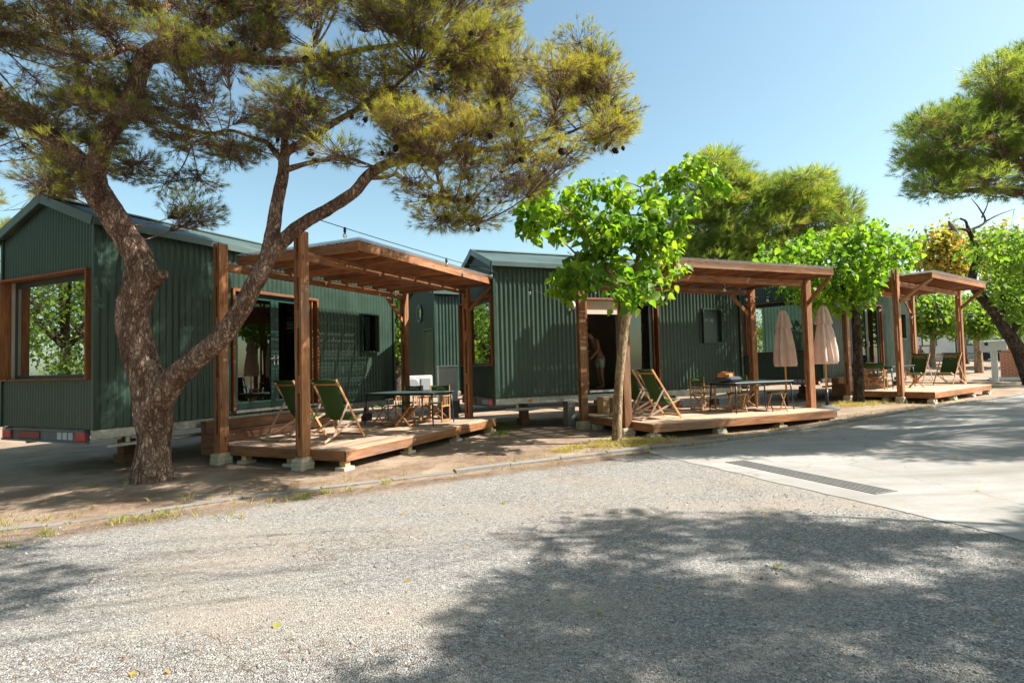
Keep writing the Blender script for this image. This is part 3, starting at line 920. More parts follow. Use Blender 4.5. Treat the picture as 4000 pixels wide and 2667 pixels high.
        kt = MB(); kt.box(DX0 + .1, DX0 + 1.5, HW - .75, HW - .15, DZ0, DZ0 + .9); kt.box(DX0 + .1, DX0 + 1.5, HW - .5, HW - .15, 2.5, 3.2)
        kt.build('kitchen_unit', M['interior'], root)
        for k in range(3): MB().box(DX0 + .35 + k * .3, DX0 + .48 + k * .3, HW - .7, HW - .6, DZ0 + .904, DZ0 + 1.02).build('canister', M['white'], root, bevel=.01)
    # small side window behind a slim frame
    sw = MB()
    e = .03
    sw.box(SX0 - e, SX0, -.10, .08, SZ0 - e, SZ1 + e); sw.box(SX1, SX1 + e, -.10, .08, SZ0 - e, SZ1 + e)
    sw.box(SX0, SX1, -.10, .08, SZ1, SZ1 + e); sw.box(SX0, SX1, -.10, .08, SZ0 - e, SZ0)
    sw_ = sw.build('side_window', M['cladding'], root)
    p2 = MB(); p2.box(SX0 + .004, SX1 - .004, .01, .02, SZ0 + .004, SZ1 - .004); p2.build('pane', M['darkgreen'] if variant == 2 else M['doorglass'], sw_)
    # bulkhead lamp by the door
    lp = MB(); lp.lathe((0, 0, 0), [(0, 0), (.075, 0), (.075, .03), (.06, .07), (0.0, .085)], 16)
    lo = lp.build('wall_lamp', M['cream'], root, smooth=True); lo.rotation_euler = (R(90), 0, 0); lo.scale = (.8, 1.5, 1); lo.location = (2.24, -.002, 3.2)
    if variant == 1:
        sg = MB(); sg.box(2.36, 2.44, -.10, -.08, 1.5, 1.85); sg.build('door_plate', M['teal'], root)
    return root
H1 = cabin((-6.772, 9.341, -0.146), 65.286, 'dark green cabin nearest the pine, with red tail lights under its big gable window', 1)
H2 = cabin((-0.426, 14.464, -0.096), 22.809, 'dark green cabin behind the small mulberry, with its door standing open on a dim room', 2)
H3 = cabin((10.139, 18.906, 0.052), 37.704, 'dark green cabin behind the closed umbrellas, its gable window covered by a pale blind', 3)
H4 = cabin((-2.61, 19.6, -0.1), 30.0, 'green cabin furthest back, with a small round window high in its gable', 4)

# ================================================================ decks with steps
KX, KY, KZ, KT = 5.572, 2.5, 0.343, 0.188
DK = [((-5.025, 10.507, -0.108), 65.60), ((1.943, 14.509, -0.101), 23.238), ((10.71, 18.774, 0.124), 37.197)]
HS = [((-6.772, 9.341), 65.286), ((-0.426, 14.464), 22.809), ((10.139, 18.906), 37.704)]
def frame_vecs(yaw): a = R(yaw); return Vector((math.cos(a), math.sin(a), 0)), Vector((math.sin(a), -math.cos(a), 0))
def D(u, x, y, z=KZ):
    """deck coordinates: x along the deck, y towards the road"""
    (o, yaw) = DK[u]
    a, b = frame_vecs(yaw)
    return Vector(o) + a * x + b * y + Vector((0, 0, z))
WALLY = []
for u in range(3):
    a, b = frame_vecs(DK[u][1])
    WALLY.append(-((Vector((*HS[u][0], 0)) - Vector((DK[u][0][0], DK[u][0][1], 0))).dot(b)))
print('wall offsets', WALLY)
PYB = [-0.28, -0.22, 0.20]
def deck(u, label):
    o, yaw = DK[u]
    root = empty('deck', o, R(yaw))
    tag(root, label, 'wooden deck', 'wooden decks in front of the cabins')
    wy = WALLY[u] - .05
    yb = .62 if u < 2 else min(.62, wy - .5)
    bd = MB()
    y = -KY
    k = 0
    while y < yb - .02:
        x = -.012
        if k % 2: cuts = [x, 2.2 + rnd.uniform(-.3, .3), KX]
        else: cuts = [x, KX - 1.9 + rnd.uniform(-.3, .3), KX]
        for c0, c1 in zip(cuts[:-1], cuts[1:]):
            bd.box(c0, c1 - .004, y, min(y + .118, yb), KZ - .027, KZ + rnd.uniform(-.001, .001))
        y += .1235; k += 1
    bd.build('deck_boards', M['deck'], root, bevel=.003)
    fj = MB()
    fj.box(0.0, KX - .01, -KY + .002, -KY + .045, KZ - KT, KZ - .029)
    fj.box(0.002, .045, -KY + .046, yb, KZ - KT, KZ - .029); fj.box(KX - .055, KX - .012, -KY + .046, yb, KZ - KT, KZ - .029)
    for k in range(1, 8): fj.box(k * .7 - .02, k * .7 + .02, -KY + .046, yb - .01, KZ - KT + .01, KZ - .0295)
    fj.build('joists', M['beam'], root, bevel=.004)
    sx0, sx1 = (.08 if u != 1 else .3), 3.35
    for (r0, top) in ((yb + .002, .545), (yb + .27, .745)):
        if r0 > wy - .05: break
        st = MB()
        st.box(sx0, sx1, r0 + .025, wy - .002, .12 if top < .6 else .549, top - .03)
        st.box(sx0 - .01, sx1 + .01, r0, r0 + .023, .12 if top < .6 else .549, top - .031)
        n = max(1, round((wy - r0) / .14))
        for k in range(n):
            w_ = (wy - r0) / n
            st.box(sx0 - .02, sx1 + .02, r0 - .015 + k * w_, r0 - .015 + (k + 1) * w_ - .005, top - .028, top)
        st.build('step', M['step'], root, bevel=.003)
    for x, y in ((.08, -KY + .1), (1.9, -KY + .12), (3.75, -KY + .12), (KX - .12, -KY + .12), (.12, -1.2), (.12, -.1), (3.0, .2), (KX - .12, .3), (KX - .12, -1.2)):
        p = Vector(o) + frame_vecs(yaw)[0] * x - frame_vecs(yaw)[1] * y
        zg = ground_z(p.x, p.y) - o[2] - .01
        top = KZ - KT - .002
        if top - zg < .04: continue
        ft = MB()
        h = min(.065, (top - zg) * .6)
        ft.box(x - .13, x + .13, y - .10, y + .10, zg, zg + h)
        if top - zg > .16: ft.box(x - .13, x - .002, y - .07, y + .09, zg + h + .002, zg + 2 * h); ft.box(x + .002, x + .12, y - .09, y + .07, zg + h + .002, zg + 2 * h); h *= 2
        ft.build('footing', M['block'], root, bevel=.006)
        if top - zg - h > .01:
            sb = MB(); sb.box(x - .06, x + .06, y - .06, y + .06, zg + h + .002, top); sb.build('footing_post', M['raw'], root)
deck(0, 'low wooden deck beside the pine, carrying a table with two stools in front')
deck(1, 'low wooden deck behind the small mulberry, with cushions on its table')
deck(2, 'low wooden deck furthest along the road, with two lettered chairs facing the camera')

# ================================================================ pergolas
PX0, PX1, PYF, ZPT = -.095, 5.675, 1.669, 4.02
FX0, FX1, FY, FZT, FZB = .413, 5.712, 2.468, 3.885, 3.717
def pergola(u, label):
    o, yaw = DK[u]
    root = empty('pergola', o, R(yaw))
    tag(root, label, 'pergola', 'timber pergolas over the decks')
    W_ = M['beam']
    pyb = PYB[u]
    posts = [(PX0, PYF, ZPT), (PX0, pyb, ZPT), (PX1, PYF, 3.69), (PX1, pyb, 3.69)]
    for x, y, top in posts:
        e1, e2 = frame_vecs(yaw)
        p = Vector(o) + e1 * x + e2 * y
        zg = ground_z(p.x, p.y) - o[2] - .01
        m = MB()
        zb_ = zg + (.20 if x < 1 else .12)
        for s in (-1, 1):
            m.box(x - .095, x + .095, -y + s * .052 - .026, -y + s * .052 + .026, zb_ + .02, top)
        z = zb_ + .03
        for h in ((0, .32), (1.05, 1.35), (2.15, 2.45), (3.0, 3.3)):
            m.box(x - .088, x + .088, -y - .0255, -y + .0255, zb_ + .03 + h[0], zb_ + .03 + h[1])
        po = m.build('post', W_, root, bevel=.004)
        pd = MB()
        n = 3 if x < 1 else 2
        hh = (zb_ - zg) / n
        for k in range(n):
            jx, jy = rnd.uniform(-.012, .012), rnd.uniform(-.012, .012)
            pd.box(x - .16 + jx, x - .002 + jx, -y - .11 + jy, -y + .11 + jy, zg + k * hh + .002, zg + (k + 1) * hh)
            pd.box(x + .002 + jx, x + .15 + jx, -y - .10 - jy, -y + .12 - jy, zg + k * hh + .002, zg + (k + 1) * hh)
        pd.build('brick_pad', M['block'], po, bevel=.006)
        pd = MB(); pd.box(x - .1, x + .1, -y - .085, -y + .085, zb_ + .001, zb_ + .019); pd.build('shim', M['raw'], po)
    for y in (PYF, pyb):
        m = MB(); m.box(PX0 - .07, PX1 + .07, -y - .0245, -y + .0245, 3.53, 3.688); m.build('beam', W_, root, bevel=.004)
    n = 10
    back = -(pyb - .16)
    for k in range(n):
        x = FX0 + .025 + (FX1 - FX0 - .05) * k / (n - 1)
        m = MB(); m.box(x - .023, x + .023, -FY + .046, back, 3.70, 3.868); m.build('rafter', W_, root, bevel=.004)
    m = MB(); m.box(FX0, FX1, -FY, -FY + .044, FZB, FZT); m.build('fascia', W_, root, bevel=.005)
    m = MB()
    y = -FY + .06
    while y < back - .03:
        w_ = rnd.uniform(.022, .05)
        gap = rnd.choice((.003, .004, .006, .010, .016)) if rnd.random() < .70 else .036
        x = FX0 + .01
        while x < FX1 - .02:
            x2 = min(FX1 - .01, x + rnd.uniform(1.2, 3.2))
            z = 3.8705 + rnd.uniform(0, .006)
            m.box(x, x2 - rnd.uniform(.004, .05), y, y + w_, z, z + .007)
            x = x2
        y += w_ + gap
    m.build('reed_mat', M['reed'], root)
    V, F = [], []
    nseg = int((FX1 - FX0 + .1) / .076 * 6)
    ys = [-FY - .06, -FY + .8, -.8, back]
    for k in range(nseg + 1):
        x = FX0 - .05 + (FX1 - FX0 + .1) * k / nseg
        for y in ys: V.append((x, y, 3.915 + .016 * math.sin(2 * math.pi * x / .076)))
    for k in range(nseg):
        for j in range(3): F.append((k * 4 + j, (k + 1) * 4 + j, (k + 1) * 4 + j + 1, k * 4 + j + 1))
    array_mesh('clear_sheet', V, F, M['clear'], root, smooth=True)
    br = [((PX1 - .03, -PYF - .03, 3.05), (PX1 - .03, -FY + .04, 3.70)), ((PX1 - .1, -pyb, 2.95), (PX1 - .78, -pyb, 3.53))]
    if u == 2: br.append(((PX0 + .06, -PYF - .08, 3.05), (FX0 + .1, -FY + .04, 3.70)))
    for a, b in br:
        m = MB(); m.bar(a, b, .048, .10, Vector((1, 0, 0)) if abs(a[0] - b[0]) < .1 else Vector((0, 1, 0))); m.build('brace', W_, root, bevel=.004)
pergola(0, 'brown timber pergola roofed with reed, the nearest one, crossed by the pine limb')
pergola(1, 'brown timber pergola partly hidden by the small mulberry crown')
pergola(2, 'brown timber pergola furthest along the road, braced at both front corners')
# ================================================================ furniture
def text_mesh(s, size):
    cu = bpy.data.curves.new('lettering', 'FONT')
    cu.body = s; cu.size = size; cu.align_x = 'CENTER'; cu.align_y = 'CENTER'; cu.extrude = 0.0012; cu.space_character = 1.05
    ob = bpy.data.objects.new('lettering', cu)
    COL.objects.link(ob)
    bpy.context.view_layer.update()
    me = bpy.data.meshes.new_from_object(ob.evaluated_get(bpy.context.evaluated_depsgraph_get()))
    bpy.data.objects.remove(ob)
    return [v.co.copy() for v in me.vertices], [tuple(p.vertices) for p in me.polygons]
TXT = text_mesh('HolaCamp', 0.085)
def sling(prof, y0, y1, n=10, sag=0.0):
    """cloth strip through (x, z) profile points, thickness by a second skin"""
    Q = [Vector((2 * prof[0][0] - prof[1][0], 0, 2 * prof[0][1] - prof[1][1]))] + [Vector((a, 0, b)) for a, b in prof] + [Vector((2 * prof[-1][0] - prof[-2][0], 0, 2 * prof[-1][1] - prof[-2][1]))]
    line = []
    for i in range(1, len(Q) - 2):
        for k in range(6):
            t = k / 6
            p0, p1, p2, p3 = Q[i - 1], Q[i], Q[i + 1], Q[i + 2]
            line.append(0.5 * ((2 * p1) + (p2 - p0) * t + (2 * p0 - 5 * p1 + 4 * p2 - p3) * t * t + (3 * p1 - p0 - 3 * p2 + p3) * t ** 3))
    line.append(Q[-2])
    V, F = [], []
    m = len(line)
    for side in (0, 1):
        for k, p in enumerate(line):
            a, b = line[max(0, k - 1)], line[min(m - 1, k + 1)]
            d = (b - a).normalized(); nn = Vector((-d.z, 0, d.x)) * (.003 * side)
            for j in range(n + 1):
                t = j / n
                s_ = sag * math.sin(math.pi * t) * math.sin(math.pi * k / (m - 1))
                V.append((p.x + nn.x - s_ * .4, y0 + (y1 - y0) * t, p.z + nn.z - s_))
    def fid(s, k, j): return s * m * (n + 1) + k * (n + 1) + j
    for k in range(m - 1):
        for j in range(n):
            F.append((fid(0, k, j), fid(0, k, j + 1), fid(0, k + 1, j + 1), fid(0, k + 1, j)))
            F.append((fid(1, k, j), fid(1, k + 1, j), fid(1, k + 1, j + 1), fid(1, k, j + 1)))
        for j in (0, n): F.append((fid(0, k, j), fid(0, k + 1, j), fid(1, k + 1, j), fid(1, k, j)))
    for j in range(n):
        for k in (0, m - 1): F.append((fid(0, k, j), fid(0, k, j + 1), fid(1, k, j + 1), fid(1, k, j)))
    return V, F
def make_deck_chair():
    """seat faces +x, width along y"""
    root = empty('deck_chair', (0, 0, 0))
    tag(root, 'x', 'deck chair', 'green canvas deck chairs on the decks')
    A0, A1 = Vector((.50, 0, .015)), Vector((-.27, 0, 1.13))     # long back frame, foot to top
    B0, B1 = Vector((-.56, 0, .02)), Vector((.50, 0, .44))       # seat frame, notched foot to front
    def mix(p, q, t, y): v = p.lerp(q, t); return Vector((v.x, y, v.z))
    for s in (-1, 1):
        m = MB(); m.bar(mix(A0, A1, 0, s * .30), mix(A0, A1, 1, s * .30), .022, .048, Vector((0, 1, 0))); m.build('back_rail', M['teak'], root, bevel=.006)
        m = MB(); m.bar(mix(B0, B1, 0, s * .265), mix(B0, B1, 1, s * .265), .022, .045, Vector((0, 1, 0)))
        for t in (.1, .17, .24): m.box(mix(B0, B1, t, 0).x - .02, mix(B0, B1, t, 0).x + .012, s * .265 - .0115, s * .265 + .0115, mix(B0, B1, t, 0).z + .018, mix(B0, B1, t, 0).z + .036)
        m.build('seat_rail', M['greyteak'], root, bevel=.005)
        m = MB(); m.bar(mix(A0, A1, .62, s * .327), Vector((-.38, s * .327, .11)), .02, .045, Vector((0, 1, 0))); m.build('strut', M['greyteak'], root, bevel=.006)
    def cross(name, p, q, t, hw, w=.04, h=.022, mat='teak'):
        m = MB(); a = mix(p, q, t, -hw); b = mix(p, q, t, hw); m.bar(a, b, h, w, (q - p).cross(Vector((0, 1, 0)))); m.build(name, M[mat], root, bevel=.004)
    cross('crossbar', A0, A1, .925, .289); cross('crossbar', A0, A1, .05, .289); cross('crossbar', B0, B1, .02, .254, mat='greyteak'); cross('crossbar', B0, B1, .97, .254, mat='greyteak')
    m = MB(); m.bar((-.375, -.317, .12), (-.375, .317, .12), .022, .04, Vector((0, 0, 1))); m.build('crossbar', M['greyteak'], root, bevel=.004)
    m = MB(); m.tube([mix(A0, A1, .985, -.29), mix(A0, A1, .985, .29)], .02, 10); m.build('top_bar', M['canvas'], root, smooth=True)
    V, F = sling([(-.262, 1.125), (-.12, .86), (.03, .56), (.17, .37), (.32, .35), (.495, .455)], -.245, .245)
    sl_ = array_mesh('canvas_sling', V, F, M['canvas'], root, smooth=True)
    tv, tf = TXT
    # letters arched across the upper sling, on the side one sits against
    d = Vector((.142, 0, -.265)).normalized(); nn = Vector((.882, 0, .472))
    base = Vector((-.195, 0, .985))
    P = []
    for v in tv:
        yy = v.x; up = v.y - 0.9 * v.x * v.x
        P.append(base - d * up + Vector((0, yy, 0)) + nn * (.016 + v.z))
    mark = len(P)
    mk = [(-.05, -.078), (0, -.096), (.05, -.078), (.0, -.084)]
    for a, b in mk: P.append(base - d * b + Vector((0, a, 0)) + nn * .0165)
    me = bpy.data.meshes.new('lettering'); me.from_pydata([tuple(p) for p in P], [], tf + [(mark, mark + 1, mark + 2, mark + 3)]); me.materials.append(M['lettering'])
    o = bpy.data.objects.new('lettering', me); COL.objects.link(o); o.parent = sl_
    return root
def make_director_chair():
    root = empty('director_chair', (0, 0, 0))
    tag(root, 'x', 'director chair', 'green canvas director chairs at the tables')
    T = M['teak']
    for s in (-1, 1):
        y = s * .27
        m = MB()
        for x in (-.18, .18): m.box(x - .017, x + .017, y - .014, y + .014, .0, .60)
        m.box(-.20, .20, y - .012, y + .012, .36, .395); m.box(-.20, .20, y - .011, y + .011, .02, .055)
        for x in (-.07, .0, .07): m.box(x - .011, x + .011, y - .007, y + .007, .396, .60)
        sf = m.build('side_frame', T, root, bevel=.004)
        m = MB(); m.box(-.225, .215, y - .03, y + .03, .602, .622); m.build('armrest', T, root, bevel=.006)
        m = MB(); m.box(-.205, -.175, y - .012, y + .012, .624, .87); m.build('back_post', T, root, bevel=.004)
    for x, k in ((.14, 1), (-.14, -1)):
        for s in (-1, 1):
            m = MB(); m.bar((x + .024 * s, -.25 * s, .05), (x + .024 * s, .25 * s, .42), .02, .036, Vector((1, 0, 0))); m.build('cross_leg', T, root, bevel=.004)
    V, F = sling([(.20, .452), (.07, .447), (-.07, .445), (-.20, .45)], -.255, .255, sag=.025)
    array_mesh('canvas_seat', V, F, M['canvas'], root, smooth=True)
    V, F = [], []
    n = 14
    for zt in (.70, .785, .87):
        for j in range(n + 1):
            t = j / n; yy = -.29 + .58 * t
            V.append((-.215 - .035 * math.sin(math.pi * t), yy, zt - (.02 * math.sin(math.pi * t) if zt > .8 else 0)))
    m_ = len(V)
    V += [(x + .006, y, z) for x, y, z in V]
    for r_ in range(2):
        for j in range(n):
            a = r_ * (n + 1) + j
            F.append((a, a + 1, a + n + 2, a + n + 1)); F.append((m_ + a, m_ + a + n + 1, m_ + a + n + 2, m_ + a + 1))
    for j in range(n):
        F.append((j, m_ + j, m_ + j + 1, j + 1)); a = 2 * (n + 1) + j; F.append((a, a + 1, m_ + a + 1, m_ + a))
    cb = array_mesh('canvas_back', V, F, M['canvas'], root, smooth=True)
    tv, tf = TXT
    P = [Vector((-.209 - .035 * math.cos(math.pi * v.x * .66 / .58) + .003 + v.z, v.x * .66, .80 + v.y * .7 - .7 * v.x * v.x)) for v in tv]
    me = bpy.data.meshes.new('lettering'); me.from_pydata([tuple(p) for p in P], [], tf); me.materials.append(M['lettering'])
    o = bpy.data.objects.new('lettering', me); COL.objects.link(o); o.parent = cb
    return root
def make_stool():
    root = empty('folding_stool', (0, 0, 0))
    tag(root, 'x', 'stool', 'folding canvas stools at the tables')
    T = M['teak']
    for x in (-.17, .17):
        for s in (-1, 1):
            xx = x + s * .012
            m = MB(); m.bar((xx, -.21 * s, .0), (xx, .21 * s, .45), .022, .034, Vector((1, 0, 0))); m.build('cross_leg', T, root, bevel=.004)
    for s in (-1, 1):
        m = MB(); m.bar((-.19, .205 * s, .447), (.19, .205 * s, .447), .03, .03); m.build('seat_rail', T, root, bevel=.004)
        m = MB(); m.bar((-.155, .165 * s, .05), (.155, .165 * s, .05), .025, .02); m.build('foot_bar', T, root, bevel=.004)
    V, F = sling([(-.19, .466), (-.06, .466), (.06, .466), (.19, .466)], -.225, .225, sag=0)
    V = [(x, y, z - .035 * math.cos(y / .225 * math.pi / 2)) for x, y, z in V]
    array_mesh('canvas_seat', V, F, M['canvas'], root, smooth=True)
    return root
def make_table():
    """long axis along x"""
    root = empty('garden_table', (0, 0, 0))
    tag(root, 'x', 'table', 'dark metal tables on the decks')
    m = MB(); m.box(-.98, .98, -.48, .48, .72, .745); m.build('tabletop', M['tabletop'], root, bevel=.011)
    m = MB()
    for s in (-1, 1): m.box(-.9, .9, s * .42 - .015, s * .42 + .015, .68, .719); m.box(s * .9 - .015, s * .9 + .015, -.404, .404, .68, .7185)
    m.build('apron', M['black'], root)
    for sx in (-1, 1):
        for sy in (-1, 1):
            m = MB(); m.tube([(sx * .91, sy * .42, .719), (sx * .955, sy * .455, 0)], [.021, .014], 10); m.build('leg', M['black'], root, smooth=True)
    return root
def yaw_of(u, d): return R(DK[u][1] + d)
dc = make_deck_chair()
spots = [(0, 1.06, 1.31, 0, 'green deck chair just right of the near pergola post, seen from behind'),
         (0, 1.10, .30, -8, 'green deck chair partly hidden behind the near pergola post, beside the steps'),
         (1, .72, 1.62, 0, 'green deck chair right of the pale slim trunk, side rails towards the camera'),
         (1, .78, .72, 4, 'green deck chair mostly hidden behind the pale slim trunk'),
         (2, 5.85, 1.46, 172, 'lettered deck chair facing the camera, the outer one nearest the road'),
         (2, 6.05, .42, 176, 'lettered deck chair facing the camera, next to the far rear post')]
for k, (u, x, y, d, lab) in enumerate(spots):
    o = dc if k == 0 else copy_tree(dc)
    if u == 2: x = min(x, 5.0 + .3 * (y < 1))
    p = D(u, x, y)
    place(o, p.x, p.y, p.z + .002, yaw_of(u, d), lab)
tb_ = make_table()
for k, (u, x, y, d, lab) in enumerate([(0, 4.04, .95, 90, 'dark metal table on the deck beside the pine, two stools along its near side'),
                                       (1, 3.92, 1.36, 0, 'dark metal table with folded cushions on it, behind the small mulberry'),
                                       (2, 2.15, .55, 0, 'dark metal table on the furthest deck, mostly behind a chair and a post')]):
    o = tb_ if k == 0 else copy_tree(tb_)
    p = D(u, x, y); place(o, p.x, p.y, p.z + .001, yaw_of(u, d), lab)
st = make_stool()
for k, (u, x, y, d, lab) in enumerate([(0, 3.42, .66, 0, 'folding stool at the near table, the left one of its pair'),
                                       (0, 3.42, 1.30, 3, 'folding stool at the near table, the right one next to the deck edge'),
                                       (1, 3.35, 1.45, -30, 'folding stool in shade under the cushion end of the table'),
                                       (1, 4.30, 1.80, -28, 'folding stool at the clear end of the cushion table'),
                                       (2, 2.62, 1.2, 20, 'folding stool standing behind the front post of the furthest pergola')]):
    o = st if k == 0 else copy_tree(st)
    p = D(u, x, y); place(o, p.x, p.y, p.z + .001, yaw_of(u, d), lab)
dr = make_director_chair()
for k, (u, x, y, d, lab) in enumerate([(0, 4.62, 1.34, 180, 'lettered director chair at the far side of the near table, right of its pair'),
                                       (0, 4.66, .52, 178, 'lettered director chair at the far side of the near table, left of its pair'),
                                       (1, 3.25, .35, -82, 'director chair with sun patches on its back, left of the folded cushions'),
                                       (1, 4.45, .58, -96, 'director chair right of the folded cushions, its arms over the table edge'),
                                       (2, .92, .62, 8, 'director chair with its plain canvas back towards the camera, right of the lichened trunk'),
                                       (2, 2.05, -.18, -90, 'dark backed director chair behind the furthest table, beside the front post'),
                                       (2, 2.9, -.12, -92, 'dark backed director chair behind the furthest table, right of the front post')]):
    o = dr if k == 0 else copy_tree(dr)
    p = D(u, x, y); place(o, p.x, p.y, p.z + .001, yaw_of(u, d), lab)

# folded textiles on the middle table
def pillow(name, mat, sx, sy, h, p, rz, label, cat, folds=0):
    V, F = [], []
    n = 12
    for side in (1, -1):
        for i in range(n + 1):
            for j in range(n + 1):
                a, b = i / n * 2 - 1, j / n * 2 - 1
                e = max(0, (1 - a ** 4) * (1 - b ** 4)) ** .5
                zz = side * h / 2 * (.12 + .88 * e) * (1 + .18 * noise.noise(Vector((a * 2, b * 2, side))))
                V.append((a * sx / 2 * (1 - .05 * b * b), b * sy / 2 * (1 - .05 * a * a), zz + h / 2))
    m_ = (n + 1) ** 2
    for s in (0, 1):
        for i in range(n):
            for j in range(n):
                q = s * m_ + i * (n + 1) + j
                f = (q, q + n + 1, q + n + 2, q + 1)
                F.append(f if s == 0 else f[::-1])
    for i in range(n):
        for a, b in ((i, i + 1), (m_ - 1 - i, m_ - 2 - i), ((n + 1) * (i + 1), (n + 1) * i), ((n + 1) * i + n, (n + 1) * (i + 1) + n)):
            F.append((a, b, b + m_, a + m_))
    o = array_mesh(name, V, F, mat, smooth=True)
    o.location = p; o.rotation_euler = (0, 0, rz)
    return tag(o, label, cat)
p = D(1, 3.22, 1.30, KZ + .748); pillow('cushion', M['charcoal_cloth'], .62, .5, .15, p, yaw_of(1, 20), 'dark grey cushion lying on the table under an orange towel', 'cushion')
tw = MB()
for k in range(4): tw.box(-.21 + .006 * k, .20 - .01 * k, -.16, .15 - .005 * k, k * .024, k * .024 + .0225)
p = D(1, 3.16, 1.30, KZ + .748 + .142)
to = tw.build('towel', M['orange_cloth'], bevel=.009); to.location = p; to.rotation_euler = (R(5), R(-7), yaw_of(1, 28)); tag(to, 'folded orange towel on top of the dark grey cushion', 'towel')
# cut timber offcuts by the steps of the middle cabin
for (x, y, w_, h, d, lab) in ((.62, -.42, .22, .40, 8, 'square wooden box leaning by the step, behind the first post of the middle deck'), (1.0, -.40, .30, .36, 20, 'square wooden box between the middle steps and the pale slim trunk')):
    bx = MB(); bx.box(-w_ / 2, w_ / 2, -.12, .12, 0, h); bx.box(-w_ / 2 - .01, w_ / 2 + .01, -.13, .13, h + .001, h + .025); bx.box(-w_ / 2 - .012, w_ / 2 + .012, -.132, -.121, h * .45, h * .55)
    p = D(1, x, y); o = bx.build('wooden_box', M['raw'], bevel=.006); place(o, p.x, p.y, p.z + .001, yaw_of(1, d)); tag(o, lab, 'wooden box')
# red cloth over the hidden deck chair
V, F = sling([(-.24, .98), (-.27, 1.10), (-.275, 1.165), (-.22, 1.15), (-.17, 1.02)], -.2, .02)
o = array_mesh('cloth', V, F, simple('red_patterned_cloth', (.30, .03, .05), .9, 0, .5, 40), smooth=True)
p = D(1, .78, .72); place(o, p.x, p.y, p.z + .0, yaw_of(1, 4)); tag(o, 'small red patterned cloth hung over the half hidden deck chair', 'cloth')

# ================================================================ closed umbrellas
def umbrella(x, y, rz, label, lean=0.0):
    z = ground_z(x, y)
    root = empty('umbrella', (x, y, z), rz)
    tag(root, label, 'umbrella', 'closed parasols between the cabins')
    root.rotation_euler = (lean, 0, rz)
    MB().lathe((0, 0, 0), [(0.0, 0), (.31, 0), (.33, .03), (.29, .08), (.10, .13), (.05, .14), (0.0, .14)], 24).build('base', M['concrete_base'], root, smooth=True)
    MB().lathe((0, 0, 0), [(.0, .14), (.04, .14), (.04, .58), (.0, .58)], 14).build('socket', M['black'], root, smooth=True)
    MB().lathe((0, 0, 0), [(.0, .58), (.026, .58), (.026, 2.9), (.0, 2.95)], 12).build('pole', M['yellow'], root, smooth=True)
    def pleat(a, k): return 1 + .20 * math.cos(8 * a + .25 * k) + .12 * math.cos(3 * a + 1.3 + .1 * k) + .06 * math.cos(13 * a + k)
    prof = [(.25, 1.30), (.275, 1.38), (.27, 1.50), (.25, 1.75), (.22, 2.0), (.195, 2.2), (.16, 2.38), (.125, 2.55), (.10, 2.64)]
    V = MB(); V.lathe((0, 0, 0), [(.05, 1.34), (.20, 1.30)] + prof + [(.03, 2.66)], 64, pleat); V.build('canopy', M['umbcloth'], root, smooth=True)
    V = MB(); V.lathe((0, 0, 0), [(.10, 2.46), (.185, 2.42), (.195, 2.46), (.155, 2.62), (.12, 2.80), (.07, 2.93), (.01, 2.97)], 64, pleat); V.build('vent', M['umbcloth'], root, smooth=True)
    MB().lathe((0, 0, 0), [(.0, 2.96), (.02, 2.96), (.028, 3.0), (.0, 3.04)], 10).build('finial', M['teak'], root, smooth=True)
umbrella(8.85, 16.35, .4, 'closed blush parasol in full view, right of the corner post')
umbrella(8.02, 17.0, 1.7, 'closed blush parasol half hidden behind the corner post')

# ================================================================ service things between the cabins
ac = empty('air_conditioner', (-3.02, 18.45, ground_z(-3, 18)), R(20)); tag(ac, 'white air conditioner unit standing against the furthest cabin, left of a tall white cabinet', 'air conditioner')
m = MB(); m.box(-.42, .42, -.16, .16, .82, 1.40); bo = m.build('body', M['white'], ac, bevel=.02)
m = MB(); m.box(.05, .36, -.185, -.161, .93, 1.32); m.build('panel', M['greypanel'], bo, bevel=.01)
m = MB(); m.lathe((0, 0, 0), [(0, 0), (.2, 0), (.2, .015), (.17, .02), (0, .02)], 24); o = m.build('fan_grille', M['greypanel'], bo); o.rotation_euler = (R(90), 0, 0); o.location = (-.2, -.162, 1.11)
m = MB()
for x in (-.36, .36): m.box(x - .03, x + .03, -.15, .15, 0, .82)
m.box(-.329, .329, -.03, .03, .40, .44)
m.build('stand', M['kerb'], ac)
hc = empty('gas_cabinet', (-1.98, 17.45, ground_z(-2, 17)), R(14)); tag(hc, 'tall white utility cabinet on a grey plinth behind the near table', 'cabinet')
m = MB(); m.box(-.29, .29, -.22, .22, 0.0, .62); m.build('plinth', M['kerb'], hc, bevel=.01)
m = MB(); m.box(-.28, .28, -.21, .21, .622, 1.62); b_ = m.build('body', M['white'], hc, bevel=.02)
m = MB(); m.box(-.30, .30, -.23, .23, 1.622, 1.70); m.build('lid', M['white'], hc, bevel=.03)
m = MB(); m.box(-.10, .26, -.225, -.211, .66, 1.54); m.build('door', M['white'], b_, bevel=.008)
m = MB(); m.box(-.02, .14, -.226, -.22, .14, .42); m.build('notice', M['cream'], hc)
m = MB(); tri = [(.02, .34), (.06, .20), (.10, .20)]
m.bar((.06, -.2275, .38), (.02, -.2275, .20), .012, .004, Vector((1, 0, 0))); m.bar((.06, -.2275, .38), (.10, -.2275, .20), .012, .004, Vector((1, 0, 0))); m.bar((.02, -.2275, .20), (.10, -.2275, .20), .012, .004); m.build('warning_mark', M['blackplastic'], hc)
m = MB(); m.tube([(-2.0, 15.9, ground_z(0, 16) + .13), (-1.2, 16.05, .03), (.3, 16.4, .03)], .055, 12); tag(m.build('drain_pipe', simple('grey_pvc', (.45, .47, .48), .4), smooth=True), 'grey plastic drain pipe lying on the grass by the second cabin', 'pipe')
